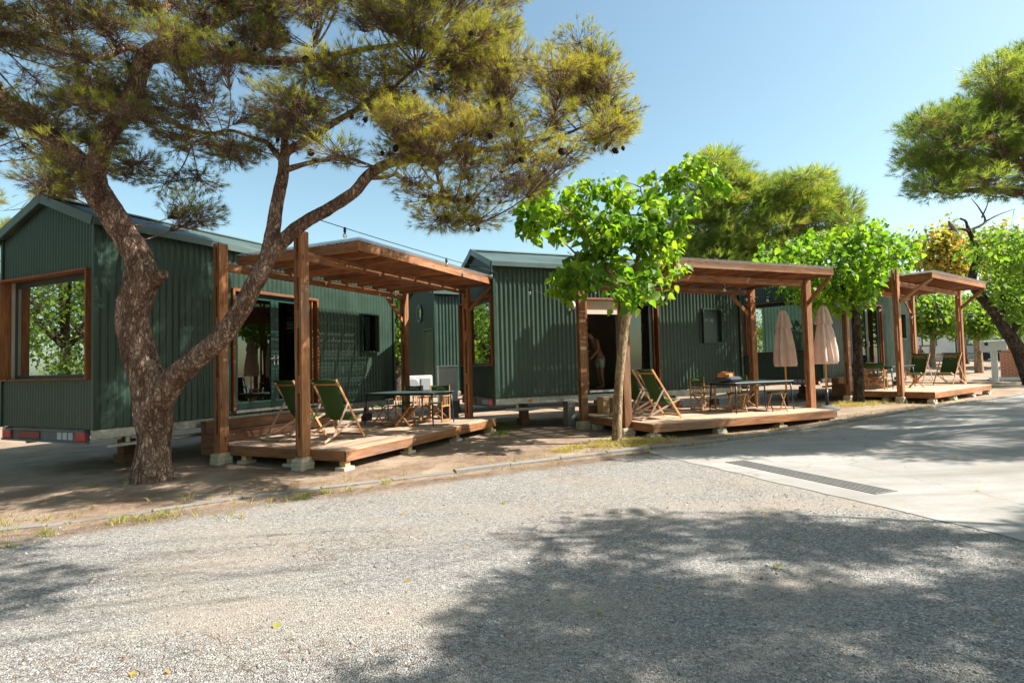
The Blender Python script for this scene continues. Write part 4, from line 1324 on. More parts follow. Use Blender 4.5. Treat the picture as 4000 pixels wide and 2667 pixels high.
hp = [(-1.9, 15.3, .12), (-1.3, 15.4, .28), (-.6, 15.2, .42), (.2, 15.1, .36), (.9, 15.3, .40), (1.5, 15.6, .30)]
m = MB(); limb(m, hp, [.013] * 6, 8, .06, 0); tag(m.build('hose', M['blue'], smooth=True), 'blue hose hanging under the chassis of the open door cabin', 'hose')

# ================================================================ string lights
def light_string(pts, sag, bulbs, label):
    root = empty('string_light', pts[0]); tag(root, label, 'string light')
    off = Vector(pts[0])
    cab = MB(); line = []
    for a, b in zip(pts[:-1], pts[1:]):
        L = (Vector(b) - Vector(a)).length
        line += curve_pts(Vector(a) - off, Vector(b) - off, -sag * L, 14)
    cab.tube(line, .0075, 6); cab.build('cable', M['blackplastic'], root)
    for t in bulbs:
        q = line[min(len(line) - 1, int(t * (len(line) - 1)))]
        s = MB(); s.lathe(q, [(.0, .012), (.022, .01), (.024, -.06), (.018, -.075), (0, -.075)], 10); so = s.build('socket', M['blackplastic'], root, smooth=True)
        s = MB(); s.lathe(q, [(.0, -.072), (.015, -.078), (.034, -.115), (.034, -.135), (.02, -.158), (0, -.165)], 12); s.build('bulb', M['bulb'], so, smooth=True)
p2 = D(1, PX0, PYB[1], 3.0)
light_string([at(708, 497, 8.85), at(1128, 622, 12.2), (p2.x, p2.y - .1, p2.z + .02)], .012, [.1, .36, .55, .74, .93], 'black cable with clear bulbs running from the pine limb to the second pergola')
a_ = D(1, 1.6, 2.35, 3.60); b_ = D(1, PX1, PYB[1] + .1, 3.45)
light_string([a_, D(1, 3.4, 1.4, 3.45), b_, at(1800, 678, 17.0), at(1955, 700, 17.5)], .012, [.18, .40, .62, .8], 'black cable with bulbs strung under the middle pergola roof')
light_string([at(1975, 690, 17.6), at(2085, 718, 19.0), at(2180, 726, 21.5), at(2290, 716, 24.0), at(2352, 695, 25.5)], .02, [.1, .28, .45, .62, .8, .92], 'pale cable with bulbs running from the lichened trunk to the leaning tree')

# ================================================================ far right: pillar, brick counter, bin, caravans
x, y = 23.0, 27.58; z = ground_z(x, y)
pl = empty('utility_pillar', (x, y, z), R(-38)); tag(pl, 'white T shaped service pillar with a round emblem, beside the brick counter', 'service pillar')
MB().box(-.13, .13, -.12, .12, 0, 1.49).build('post', M['white'], pl, bevel=.02)
m = MB(); m.box(-.50, .50, -.22, .22, 1.492, 1.97); hb = m.build('meter_box', M['white'], pl, bevel=.03)
m = MB(); m.lathe((0, 0, 0), [(.0, 0), (.11, 0), (.11, .01), (.075, .012), (.075, .004), (0, .004)], 24); o = m.build('emblem', M['black'], hb); o.rotation_euler = (R(90), 0, 0); o.location = (-.27, -.222, 1.80); o.scale = (.7, .7, 1)
m = MB(); m.box(-.33, -.21, -.236, -.222, 1.79, 1.81); m.build('emblem_bar', M['black'], hb)
x, y = 24.75, 28.0; z = ground_z(x, y)
bc = empty('brick_counter', (x, y, z), R(-38)); tag(bc, 'red brick outdoor counter on a pale slab, by the leaning tree', 'brick counter')
m = MB(); m.box(-.85, 1.2, -.45, .45, .17, 1.36); m.build('brickwork', M['brick'], bc)
m = MB(); m.box(-1.3, 1.3, -.6, .6, 0, .168); m.build('plinth', M['white'], bc, bevel=.02)
m = MB(); m.box(-.90, 1.25, -.5, .5, 1.362, 1.42); m.build('worktop', M['kerb'], bc, bevel=.01)
o = MB().box(-.16, .16, -.12, .12, 0, .34).build('carton', M['orange_cloth'], bevel=.02); place(o, 24.25, 28.35, z + 1.422, R(-30)); tag(o, 'small orange carton standing on the brick counter', 'carton')
def caravan(x, y, L, h, rz, label):
    root = empty('caravan', (x, y, ground_z(x, y)), rz); tag(root, label, 'caravan', 'caravans in the far pitches')
    m = MB(); m.box(0, L, 0, 2.3, .45, h); bo = m.build('body', M['caravan'], root, bevel=.15)
    m = MB(); m.box(-.1, L + .1, -.25, 2.45, h + .003, h + .14); m.build('roof', M['caravan_roof'], root, bevel=.05)
    for a in (.25, .65):
        m = MB(); m.box(L * a - .55, L * a + .55, -.03, -.002, 1.2, h - .6); wf = m.build('window', M['blackplastic'], bo, bevel=.04)
        m = MB(); m.box(L * a - .47, L * a + .47, -.035, -.031, 1.28, h - .68); m.build('pane', M['glass'], wf)
    for a in (.4, .52):
        m = MB(); m.lathe((0, 0, 0), [(0, 0), (.3, 0), (.3, .18), (0, .18)], 18); o = m.build('wheel', M['dark'], root); o.rotation_euler = (R(90), 0, 0); o.location = (L * a, .12, .3)
    m = MB(); m.box(.1, L - .1, .02, .06, .05, .44); m.build('skirt', M['greypanel'], root)
    return root
caravan(29.0, 45.5, 5.5, 2.45, R(-8), 'pale caravan with a grey awning roof between the far trunks')
caravan(36.2, 47.0, 5.0, 2.3, R(-12), 'white caravan behind the black bin, right of the far trunks')
caravan(-8.2, 41.0, 5.5, 2.5, R(4), 'white caravan glimpsed through the gap beside the nearest cabin')
bn = empty('bin', (36.4, 43.2, ground_z(36, 43)), 0); tag(bn, 'black plastic bin on the far path in front of a caravan', 'bin')
MB().lathe((0, 0, 0), [(0, 0), (.42, 0), (.52, 1.0), (.56, 1.02), (.56, 1.1), (.5, 1.1), (.48, .9), (0, .88)], 20).build('body', M['blackplastic'], bn, smooth=True)
MB().lathe((0, 0, 0), [(.0, 1.02), (.57, 1.12), (.5, 1.2), (.0, 1.26)], 20).build('lid', M['blackplastic'], bn, smooth=True)

# ================================================================ people
def figure(name, joints, edges, mat, loc, rz, sub=2, parent=None, mats=None):
    me = bpy.data.meshes.new(name)
    me.from_pydata([j[0] for j in joints], edges, [])
    o = bpy.data.objects.new(name, me); COL.objects.link(o)
    o.parent = parent
    o.location = loc; o.rotation_euler = (0, 0, rz)
    md = o.modifiers.new('skin', 'SKIN'); md.use_smooth_shade = True
    if not me.skin_vertices: me.attributes  # layer is created with the modifier
    sv = me.skin_vertices[0].data if len(me.skin_vertices) else None
    if sv is None: return o
    for i, j in enumerate(joints):
        r_ = j[1] if isinstance(j[1], tuple) else (j[1], j[1])
        sv[i].radius = r_; sv[i].use_root = (i == 0)
    s_ = o.modifiers.new('sub', 'SUBSURF'); s_.levels = sub; s_.render_levels = sub
    me.materials.append(mat)
    return o
def limbs(J, hands=True):
    pass
def person(loc, rz, pose, label, shorts_col, shirt=None):
    """pose: dict of joint points; faces +x"""
    P = pose
    root = empty('person', loc, rz); tag(root, label, 'person')
    names = ['pelvis', 'waist', 'chest', 'neck', 'head0', 'head1', 'nose', 'shl', 'ell', 'wrl', 'hal', 'shr', 'elr', 'wrr', 'har', 'hil', 'knl', 'anl', 'tol', 'hir', 'knr', 'anr', 'tor']
    rad = dict(pelvis=(.15, .11), waist=(.135, .10), chest=(.165, .12), neck=.055, head0=.078, head1=.09, nose=.018, shl=.062, ell=.043, wrl=.030, hal=(.036, .02), shr=.062, elr=.043, wrr=.030, har=(.036, .02), hil=.092, knl=.06, anl=.042, tol=.034, hir=.092, knr=.06, anr=.042, tor=.034)
    J = [(P[n], rad[n]) for n in names]
    ix = {n: i for i, n in enumerate(names)}
    E = [('pelvis', 'waist'), ('waist', 'chest'), ('chest', 'neck'), ('neck', 'head0'), ('head0', 'head1'), ('head0', 'nose'), ('chest', 'shl'), ('shl', 'ell'), ('ell', 'wrl'), ('wrl', 'hal'), ('chest', 'shr'), ('shr', 'elr'), ('elr', 'wrr'), ('wrr', 'har'), ('pelvis', 'hil'), ('hil', 'knl'), ('knl', 'anl'), ('anl', 'tol'), ('pelvis', 'hir'), ('hir', 'knr'), ('knr', 'anr'), ('anr', 'tor')]
    # fingers: five short chains per hand
    for s in ('l', 'r'):
        h, w0 = Vector(P['ha' + s]), Vector(P['wr' + s])
        d = (h - w0).normalized(); sd = d.cross(Vector((1, 0, 0)))
        sd = sd.normalized() if sd.length > .2 else Vector((0, 1, 0))
        fw = d.cross(sd)
        for k, (o_, L) in enumerate(((-.028, .06), (-.010, .075), (.010, .07), (.027, .055))):
            a = h + sd * o_ + d * .02; b = a + d * L * .6 + fw * .012; c = b + d * L * .35 + fw * .025
            J += [(tuple(a), .010), (tuple(b), .009), (tuple(c), .008)]
            i = len(J) - 3; E += [(ix['ha' + s], i), (i, i + 1), (i + 1, i + 2)]
        a = w0.lerp(h, .6) - sd * .035; b = a - sd * .025 + d * .04
        J += [(tuple(a), .012), (tuple(b), .009)]; i = len(J) - 2; E += [(ix['wr' + s], i), (i, i + 1)]
    E = [(ix.get(a, a), ix.get(b, b)) for a, b in E]
    figure('body', J, E, M['skin'], (0, 0, 0), 0, 1, root)
    def v(n): return Vector(P[n])
    cl = [(P['pelvis'], (.165, .125)), (tuple(v('pelvis').lerp(v('waist'), .45)), (.15, .115)), (tuple(v('hil')), .105), (tuple(v('hil').lerp(v('knl'), .75)), .088), (tuple(v('hir')), .105), (tuple(v('hir').lerp(v('knr'), .75)), .088)]
    figure('shorts', cl, [(0, 1), (0, 2), (2, 3), (0, 4), (4, 5)], shorts_col, (0, 0, 0), 0, 1, root)
    if shirt:
        cl = [(P['chest'], (.18, .135)), (tuple(v('waist')), (.155, .12)), (tuple(v('chest').lerp(v('neck'), .5)), .10), (tuple(v('shl').lerp(v('ell'), .45)), .068), (tuple(v('shr').lerp(v('elr'), .45)), .068)]
        figure('shirt', cl, [(0, 1), (0, 2), (0, 3), (0, 4)], shirt, (0, 0, 0), 0, 1, root)
    up = (v('head1') - v('head0')).normalized(); bk = (v('head0') - v('nose')).normalized()
    hr = [(tuple(v('head1') + bk * .018 + up * .012), .097), (tuple(v('head0').lerp(v('head1'), .5) + bk * .045), .08), (tuple(v('head0') + bk * .06), .05)]
    figure('hair', hr, [(0, 1), (1, 2)], M['hair'], (0, 0, 0), 0, 1, root)
    return root
lean = dict(pelvis=(0, 0, .93), waist=(.07, 0, 1.10), chest=(.20, 0, 1.34), neck=(.30, 0, 1.52), head0=(.38, .0, 1.58), head1=(.44, 0, 1.69), nose=(.47, 0, 1.555),
            shl=(.22, .19, 1.44), ell=(.26, .27, 1.15), wrl=(.42, .20, .95), hal=(.49, .17, .89), shr=(.22, -.19, 1.44), elr=(.27, -.27, 1.15), wrr=(.45, -.20, .98), har=(.52, -.17, .93),
            hil=(-.01, .10, .88), knl=(.04, .11, .48), anl=(-.02, .12, .08), tol=(.13, .13, .03), hir=(-.02, -.10, .88), knr=(-.01, -.12, .48), anr=(-.10, -.13, .08), tor=(.05, -.14, .03))
e1, e2 = frame_vecs(22.809)
q = Vector((-0.426, 14.464, -.096)) + e1 * 3.80 - e2 * 1.25 + Vector((0, 0, DZ0 - .018))
person(q, R(22.809 + 186), lean, 'person in white shorts leaning forward inside the open cabin doorway', simple('white_cotton', (.62, .60, .56), .9))
sit = dict(pelvis=(0, 0, .50), waist=(-.03, 0, .68), chest=(-.03, 0, .93), neck=(.0, 0, 1.12), head0=(.03, 0, 1.20), head1=(.04, 0, 1.32), nose=(.125, 0, 1.21),
           shl=(-.01, .19, 1.03), ell=(.08, .26, .76), wrl=(.30, .18, .70), hal=(.37, .15, .69), shr=(-.01, -.19, 1.03), elr=(.08, -.26, .76), wrr=(.30, -.18, .70), har=(.37, -.15, .69),
           hil=(.02, .10, .49), knl=(.45, .13, .52), anl=(.44, .13, .09), tol=(.58, .14, .04), hir=(.02, -.10, .49), knr=(.45, -.13, .52), anr=(.44, -.13, .09), tor=(.58, -.14, .04))
px_, py_ = 29.0, 41.0
person((px_, py_, ground_z(px_, py_)), R(-60), sit, 'person sitting in the far distance behind the furthest pergola', M['charcoal_cloth'], M['charcoal_cloth'])
cs = empty('camp_chair', (px_, py_, ground_z(px_, py_)), R(-60)); tag(cs, 'folding camp chair under the distant sitting person', 'camp chair')
MB().box(-.24, .24, -.25, .25, .36, .395).build('seat', M['charcoal_cloth'], cs); MB().box(-.28, -.25, -.25, .25, .36, .95).build('backrest', M['charcoal_cloth'], cs)
for a in (-.22, .22):
    for b in (-.23, .23): MB().tube([(a, b, 0), (a, b, .36)], .014, 8).build('leg', M['black'], cs)

# ================================================================ the bird
B = at(2186, 525, 24.0)
bd = figure('pigeon', [((0, 0, .10), (.10, .11)), ((-.13, 0, .03), (.075, .085)), ((-.30, 0, -.09), (.03, .045)), ((-.42, 0, -.17), (.012, .05)), ((.10, 0, .20), .065), ((.13, 0, .285), .05), ((.155, 0, .30), .042), ((.215, 0, .285), .012)],
            [(0, 1), (1, 2), (2, 3), (0, 4), (4, 5), (5, 6), (6, 7)], simple('grey_feathers', (.16, .15, .16), .8, 0, .3, 8), B, R(200), 2)
tag(bd, 'grey pigeon perched on the bare branch of the leaning tree', 'bird')
lg = MB()
for s in (-1, 1): lg.tube([(0, s * .03, .01), (.01, s * .03, -.10)], .009, 6); lg.tube([(.01, s * .03, -.10), (.05, s * .035, -.105)], .007, 5)
lg.build('feet', M['red'], bd)
# ================================================================ trees
def pads_in(poly, n, Yr, holes=(), dens=None, bias=0.0):
    xs = [p[0] for p in poly]; ys = [p[1] for p in poly]
    out = []
    tries = 0
    while len(out) < n and tries < 40000:
        tries += 1
        x, y = rnd.uniform(min(xs), max(xs)), rnd.uniform(min(ys), max(ys))
        if not in_poly(x, y, poly): continue
        if any(((x - h[0]) / h[2]) ** 2 + ((y - h[1]) / h[3]) ** 2 < 1 for h in holes): continue
        if dens and rnd.random() > dens(x, y): continue
        Y = rnd.uniform(*Yr)
        p = at(x, y, Y)
        if any((p - q).length < bias for q in out): continue
        out.append(p)
    return out
def pine_crown(root, pads, rad, tufts, n, length, width, mat, limbs_pts, twig_r, seed=0, cones=0, spread=0.75, twigs_every=2, low=0.35, cone_sel=None, dry=.12, tone=None):
    """pads of needle tufts carried on thin branches that start from the limbs"""
    tw = MB()
    LP = np.array([tuple(p) for p in limbs_pts])
    Cs, Ds, Ts = [], [], []
    for k, p in enumerate(pads):
        pv = np.array(tuple(p))
        r = rad * rnd.uniform(.7, 1.25)
        m = int(tufts * rnd.uniform(.7, 1.3))
        d = unit(rng.normal(size=(m, 3))); d[:, 2] = d[:, 2] * .8 + .12
        rr = r * rng.uniform(low, 1.0, (m, 1)) ** .6
        C = pv + d * rr * np.array([1.15, 1.15, .72])
        Cs.append(C)
        dd = unit(d + np.array([0, 0, .35])); Ds.append(dd)
        base, dry_ = rnd.uniform(.15, .65), dry
        if tone: base, dry_ = tone(p)
        t = np.clip(base + rng.normal(0, .13, m), 0, 1)
        low_ = (d[:, 2] < .25) & (rng.random(m) < dry_)
        t[low_] = 1.0
        t = np.where(low_, 1.0, np.minimum(t, .72))
        Ts.append(t)
        j = int(np.argmin(((LP - pv) ** 2).sum(1) + .3 * np.maximum(0, LP[:, 2] - pv[2]) ** 2))
        a = Vector(LP[j])
        L = (p - a).length
        tws = twig_r if L < 3.5 else twig_r * .35
        bp = curve_pts(a, p, -.10 * L + rnd.uniform(-.1, .1), 8, .18 * L)
        tw.tube(bp, [tws * (1 - .72 * q / 7) * min(1.5, .5 + L * .35) for q in range(8)], 5, cap=False)
        for q in range(0, m, twigs_every):
            s = bp[rnd.randint(4, 7)]
            e = Vector(C[q])
            mid = s.lerp(e, .5) + Vector((rnd.uniform(-1, 1), rnd.uniform(-1, 1), rnd.uniform(-1, .4))) * .12 * r
            tw.tube([s, mid, e], [twig_r * .38, twig_r * .28, twig_r * .16], 3, cap=False)
    C, Dv, T = np.concatenate(Cs), np.concatenate(Ds), np.concatenate(Ts)
    V, F, TT = needle_arrays(C, Dv, n, length, width, spread, T)
    array_mesh('crown', V, F, mat, root, TT)
    tw.build('twigs', M['twig'], root, smooth=True)
    if cones:
        proto = None
        sel = [q for q in range(len(C)) if cone_sel is None or cone_sel(C[q])]
        for q in rnd.sample(sel, min(cones, len(sel))):
            if proto is None:
                cm = MB()
                prof = []
                for z in range(9):
                    t = z / 8
                    prof += [(.034 * math.sin(math.pi * (t * .85 + .12)) ** .7 * (1.15 if z % 2 else .72), -.085 * t)]
                cm.lathe((0, 0, 0), prof, 12, lambda a, k: 1 + .22 * math.cos(6 * a + k * 1.6))
                proto = cm.build('pine_cone', M['cone'], root)
                o = proto
            else:
                o = proto.copy(); COL.objects.link(o)
            o.location = Vector(C[q]) - Vector((0, 0, .03))
            o.rotation_euler = (rnd.uniform(-.9, .9), rnd.uniform(-.9, .9), rnd.random() * 6)
            s_ = rnd.uniform(.8, 1.25); o.scale = (s_, s_, s_)

# ---- the big pine in front of the nearest cabin
root = empty('pine_tree', (-5.70, 9.10, -0.1))
tag(root, 'large leaning pine with a forked flaky trunk in front of the nearest cabin', 'pine tree')
def A(px, py, Y): return at(px, py, Y) - Vector((-5.70, 9.10, -0.1))
tm = MB()
LP = []
KR = KPX / FPX                                  # half widths given in view pixels
def rr(px, Y): return px * KR * Y
main = [(346, 1128, 9.12, 76), (347, 1108, 9.10, 58), (350, 1060, 9.10, 44), (354, 1000, 9.10, 42), (352, 940, 9.08, 46), (338, 870, 9.06, 44), (318, 800, 9.04, 42), (305, 720, 9.02, 40), (324, 645, 9.0, 44), (322, 600, 8.98, 37), (290, 545, 8.95, 34), (256, 490, 8.9, 34), (222, 440, 8.86, 35), (208, 400, 8.85, 34)]
LP += limb(tm, [A(a, b, Y) for a, b, Y, w_ in main], [.83 * rr(w_, Y) for a, b, Y, w_ in main], 30, .035, .13)
lf = [(212, 420, 8.88, 30), (172, 365, 8.85, 28), (100, 308, 8.8, 26), (40, 262, 8.7, 25), (-8, 215, 8.6, 24), (-40, 150, 8.5, 22), (-90, 60, 8.4, 19), (-140, -40, 8.3, 15), (-180, -150, 8.2, 10)]
LP += limb(tm, [A(a, b, Y) for a, b, Y, w_ in lf], [.88 * rr(w_, Y) for a, b, Y, w_ in lf], 22, .04, .12, 3)
rt_ = [(212, 410, 8.85, 30), (226, 362, 8.8, 24), (248, 305, 8.8, 24), (286, 258, 8.78, 23), (308, 212, 8.76, 22), (322, 160, 8.74, 22), (345, 122, 8.7, 21), (392, 96, 8.65, 18), (450, 70, 8.55, 16), (520, 40, 8.4, 13), (620, -20, 8.2, 10), (740, -110, 8.0, 6)]
LP += limb(tm, [A(a, b, Y) for a, b, Y, w_ in rt_], [.88 * rr(w_, Y) for a, b, Y, w_ in rt_], 20, .04, .12, 5)
for seg, n_ in (([(340, 132, 8.7, 17), (420, 126, 8.8, 15), (520, 124, 8.9, 13), (620, 140, 9.1, 11), (740, 130, 9.3, 9), (860, 110, 9.5, 6), (980, 95, 9.6, 4)], 14),
                ([(372, 106, 8.68, 16), (385, 70, 8.7, 14), (372, 30, 8.8, 13), (410, -20, 8.9, 12), (430, -120, 9.0, 9)], 14),
                ([(310, 230, 8.76, 11), (352, 258, 8.6, 10), (400, 282, 8.5, 8), (440, 300, 8.4, 6), (520, 310, 8.3, 4)], 10),
                ([(330, 120, 8.7, 9), (290, 110, 8.5, 8), (240, 132, 8.3, 8), (180, 128, 8.2, 6), (110, 112, 8.1, 5)], 10),
                # the low limb that leans out over the deck
                ([(362, 925, 9.05, 36), (402, 868, 9.0, 31), (450, 825, 8.95, 28), (510, 772, 8.9, 25), (555, 708, 8.88, 23), (588, 645, 8.86, 23), (630, 575, 8.85, 20), (690, 518, 8.85, 17), (760, 477, 8.85, 15.5), (815, 440, 8.85, 14.5), (850, 400, 8.86, 14), (905, 372, 8.88, 12.5), (1000, 358, 8.95, 10.5), (1100, 346, 9.0, 8.5), (1190, 334, 9.1, 6), (1290, 312, 9.2, 4), (1380, 270, 9.3, 2.5)], 22),
                ([(612, 600, 8.86, 20), (626, 540, 8.9, 19), (636, 470, 8.95, 16.5), (650, 400, 9.0, 15), (656, 352, 9.05, 13), (690, 332, 9.0, 11), (740, 300, 8.9, 9), (800, 262, 8.8, 7), (880, 220, 8.6, 5), (960, 150, 8.4, 3.5)], 18),
                ([(654, 365, 9.05, 11), (655, 300, 9.15, 8.5), (672, 255, 9.25, 7), (700, 190, 9.4, 5), (720, 110, 9.6, 3.5)], 12),
                ([(652, 375, 9.05, 9), (615, 330, 9.2, 7), (590, 320, 9.4, 5.5), (520, 300, 9.6, 4), (440, 330, 9.8, 3)], 10),
                ([(650, 392, 9.0, 8.5), (720, 372, 8.9, 6), (790, 362, 8.8, 5), (838, 376, 8.75, 4), (868, 388, 8.75, 3.5)], 10),
                ([(844, 408, 8.86, 7), (880, 408, 8.8, 5), (905, 402, 8.75, 4)], 9),
                ([(1000, 358, 8.95, 7), (1010, 420, 8.8, 4), (1050, 470, 8.7, 3), (1080, 520, 8.6, 2)], 8),
                ([(350, 642, 9.0, 26), (366, 634, 8.90, 16), (378, 630, 8.84, 13), (379, 629, 8.83, 6)], 14)):
    LP += limb(tm, [A(a, b, Y) for a, b, Y, w_ in seg], [.88 * rr(w_, Y) for a, b, Y, w_ in seg], n_, .045, .12, rnd.random() * 9)
tm.build('trunk', M['pinebark'], root, smooth=True)
POLY = [(-230, -330), (-230, 420), (0, 395), (60, 375), (100, 430), (180, 440), (250, 470), (340, 505), (420, 480), (500, 395), (600, 405), (700, 425), (780, 420), (850, 405), (940, 420), (1000, 430), (1130, 420), (1200, 440), (1260, 395), (1330, 360), (1420, 335), (1440, 290), (1412, 200), (1400, 120), (1300, 80), (1250, 120), (1210, 60), (1190, -60), (1150, -330)]
HOLES = [(262, 104, 55, 40), (12, 190, 45, 45), (40, 330, 60, 25), (470, 210, 34, 44), (395, 190, 30, 30)]
def dens(x, y):
    d = 1.0
    if x < 500: d *= .9 if y < 260 else .5
    if y > 330 and x > 480 and x < 930: d *= .5
    if y > 380: d *= .75
    return d
pads = [p - Vector((-5.70, 9.10, -0.1)) for p in pads_in(POLY, 375, (7.2, 11.2), HOLES, dens, .22)]
for q in [(985, 455, 8.9), (1010, 500, 8.7), (1060, 505, 8.7), (1100, 500, 8.8), (1040, 455, 9.2), (1080, 460, 9.0), (1180, 440, 9.3), (1230, 425, 9.2), (1405, 300, 9.0), (1380, 130, 9.2), (1330, 100, 9.4), (1395, 180, 9.1), (1290, 180, 9), (1420, 260, 9.2), (1270, 260, 8.6), (440, 475, 9.6), (460, 500, 9.5), (120, 440, 10.2), (150, 430, 9.8)]:
    pads.append(A(*q))
dark_zone = lambda c: True
pine_crown(root, pads, .44, 100, 24, .115, .0044, M['needle'], LP, .0135, cones=90, spread=.8, twigs_every=1, tone=lambda p: (rnd.uniform(.05, .40), .62) if p.x < 3.4 + rnd.uniform(-1, 1) else (rnd.uniform(.3, .72), .22),  # sunlit right and shaded left painted into needle tint; brown ones are dry
           cone_sel=lambda c: at(640, 0, 9)[0] + 5.7 < c[0] < 8.2 and c[2] < 6.2)
root['x_note'] = 0
del root['x_note']

# ---- pine reaching in from the right
root = empty('pine_tree', (12.0, 11.3, ground_z(12.0, 11)))
tag(root, 'pine crown reaching into the sky from the right edge, over the road', 'pine tree')
O = Vector((12.0, 11.3, ground_z(12.0, 11)))
tm = MB(); LP2 = []
T0 = [Vector((0, 0, -.05)), Vector((.1, .0, 2.2)), Vector((-.3, .2, 4.2)), Vector((-.2, .1, 6.4)), Vector((.2, 0, 8.6)), Vector((.3, .1, 10.5))]
LP2 += limb(tm, T0, [.30, .25, .22, .18, .12, .05], 16, .1, .12)
for e, zz in (((-2.9, -.9, 4.9), 3.6), ((-3.2, .5, 4.8), 4.0), ((-2.2, .8, 6.0), 4.9), ((-1.2, -1.0, 6.8), 5.6), ((1.5, 1.5, 8), 6.0), ((2.5, -1.0, 7.5), 5.0)):
    LP2 += limb(tm, [Vector((-.1, .1, zz)), Vector((e[0] * .5, e[1] * .5, (zz + e[2]) / 2 + .25)), Vector(e)], [.12, .075, .03], 10, .12, .1)
tm.build('trunk', M['pinebark'], root, smooth=True)
POLY = [(2410, 60), (2352, 120), (2275, 150), (2235, 185), (2250, 215), (2190, 240), (2150, 265), (2090, 295), (2105, 335), (2078, 395), (2110, 440), (2180, 452), (2270, 462), (2352, 450), (2480, 470), (2600, 420), (2640, 200), (2560, 20)]
pads = [p - O for p in pads_in(POLY, 165, (9.7, 12.3), (), None, .35)]
tk = 1 / math.tan(SUN_EL); sx_, sy_ = math.cos(SUN_AZ) * tk, math.sin(SUN_AZ) * tk
G2 = [(4.9, 12.5), (7.3, 13.7), (10, 15.0), (16, 18.5), (15, 9), (7.6, 8.4), (6.4, 8.9), (5.6, 10.2), (3.9, 11.4)]
while len(pads) < 375:
    x, y = rnd.uniform(3.5, 16), rnd.uniform(8.5, 18.5)
    if not in_poly(x, y, G2) or noise.noise(Vector((x * .7, y * 1.1, 2.2))) > .26: continue
    h = rnd.uniform(6.2, 9.2)
    p = Vector((x + sx_ * h, y + sy_ * h, h))
    a_, b_ = to_px(p)
    if -40 < a_ < 2410 and b_ > -40 and not in_poly(a_, b_, POLY): continue
    pads.append(p - O)
pine_crown(root, pads, .43, 95, 16, .15, .0075, M['needle_far'], LP2, .014, spread=.8, twigs_every=3, dry=.14)

# ---- pine out of frame on the right whose shade lies on the gravel
O = Vector((12.6, 4.6, -0.0)); root = empty('pine_tree', O)
tag(root, 'tall pine beyond the right edge that shades the gravel', 'pine tree')
tm = MB(); LP3 = []
LP3 += limb(tm, [Vector((0, 0, -.05)), Vector((-.2, .1, 2.5)), Vector((-.6, 0, 5)), Vector((-.9, .1, 7.6)), Vector((-1.2, .1, 9.6))], [.36, .30, .25, .17, .06], 14, .12, .12)
tk = 1 / math.tan(SUN_EL); sx_, sy_ = math.cos(SUN_AZ) * tk, math.sin(SUN_AZ) * tk
G = [(-1.6, 1.2), (-1.1, 2.4), (-.35, 3.1), (-.35, 3.75), (.15, 4.5), (.25, 5.6), (1.2, 6.2), (2.3, 6.05), (3.4, 5.7), (4.6, 5.6), (6.0, 5.9), (7.6, 5.0), (7.5, 1.5), (6, -.5), (0, -.5)]
pads = []
GH = [(1.0, 4.9, .5, .16), (2.5, 4.6, .5, .18), (3.0, 3.9, .5, .2), (1.2, 3.4, .35, .16), (1.9, 2.9, .3, .15), (3.3, 3.0, .4, .18), (.5, 2.7, .3, .15), (2.4, 3.6, .3, .15), (4.2, 3.6, .5, .2), (1.6, 4.2, .3, .16), (3.6, 4.8, .35, .16), (.8, 3.9, .25, .14), (2.9, 2.5, .3, .16), (1.3, 2.3, .3, .14), (4.0, 2.7, .4, .2)]
while len(pads) < 235:
    x, y = rnd.uniform(-1.6, 7.5), rnd.uniform(-.5, 6.4)
    if not in_poly(x, y, G) or any(((x - h[0]) / h[2]) ** 2 + ((y - h[1]) / h[3]) ** 2 < 1 for h in GH): continue
    h = rnd.uniform(6.3, 8.6)
    pads.append(Vector((x + sx_ * h, y + sy_ * h, h)) - O)
for x, y in ((-3.75, 4.7), (-4.3, 5.0), (-3.6, 4.2), (-4.6, 4.3), (-4.9, 5.5), (-4.2, 3.8), (-5.4, 4.9), (-5.2, 4.2), (-4.6, 3.5), (-5.8, 3.6), (-5.3, 3.0)):
    h = rnd.uniform(6.6, 7.6); pads.append(Vector((x + sx_ * h, y + sy_ * h, h)) - O)
for e in ((-3.5, -1.0, 6.8), (-5.5, .5, 7.2), (-2.4, 1.0, 7.6), (-1.5, -2.4, 7.4)):
    LP3 += limb(tm, [Vector((-.5, 0, 4.9 + rnd.random())), Vector((e[0] * .5, e[1] * .5, e[2] - .5)), Vector(e)], [.08, .05, .02], 8, .15, .1)
tm.build('trunk', M['pinebark'], root, smooth=True)
pine_crown(root, pads, .46, 80, 14, .15, .013, M['needle'], LP3, .010, spread=.9, twigs_every=6)

# ---- pine behind the second and third cabins
O = at(1708, 1000, 27.5); O.z = ground_z(O.x, O.y); root = empty('pine_tree', O)
tag(root, 'broad pine with two humps standing behind the second and third cabins', 'pine tree')
tm = MB(); LP4 = []
def B4(a, b, Y): return at(a, b, Y) - O
LP4 += limb(tm, [Vector((0, 0, -.05)), B4(1708, 800, 27.5), B4(1712, 640, 27.5), B4(1740, 560, 27.5), B4(1775, 500, 27.5), B4(1830, 450, 27.3)], [.34, .3, .28, .2, .14, .05], 12, .2, .1)
LP4 += limb(tm, [B4(1712, 640, 27.5), B4(1670, 540, 27.5), B4(1640, 440, 27.6), B4(1650, 370, 27.6)], [.2, .15, .1, .03], 10, .2, .1)
LP4 += limb(tm, [B4(1740, 560, 27.5), B4(1840, 520, 27), B4(1940, 470, 27)], [.16, .1, .03], 10, .2, .1)
LP4 += limb(tm, [B4(1712, 640, 27.5), B4(1620, 600, 27), B4(1570, 580, 27)], [.14, .1, .03], 10, .2, .1)
tm.build('trunk', M['darkbark'], root, smooth=True)
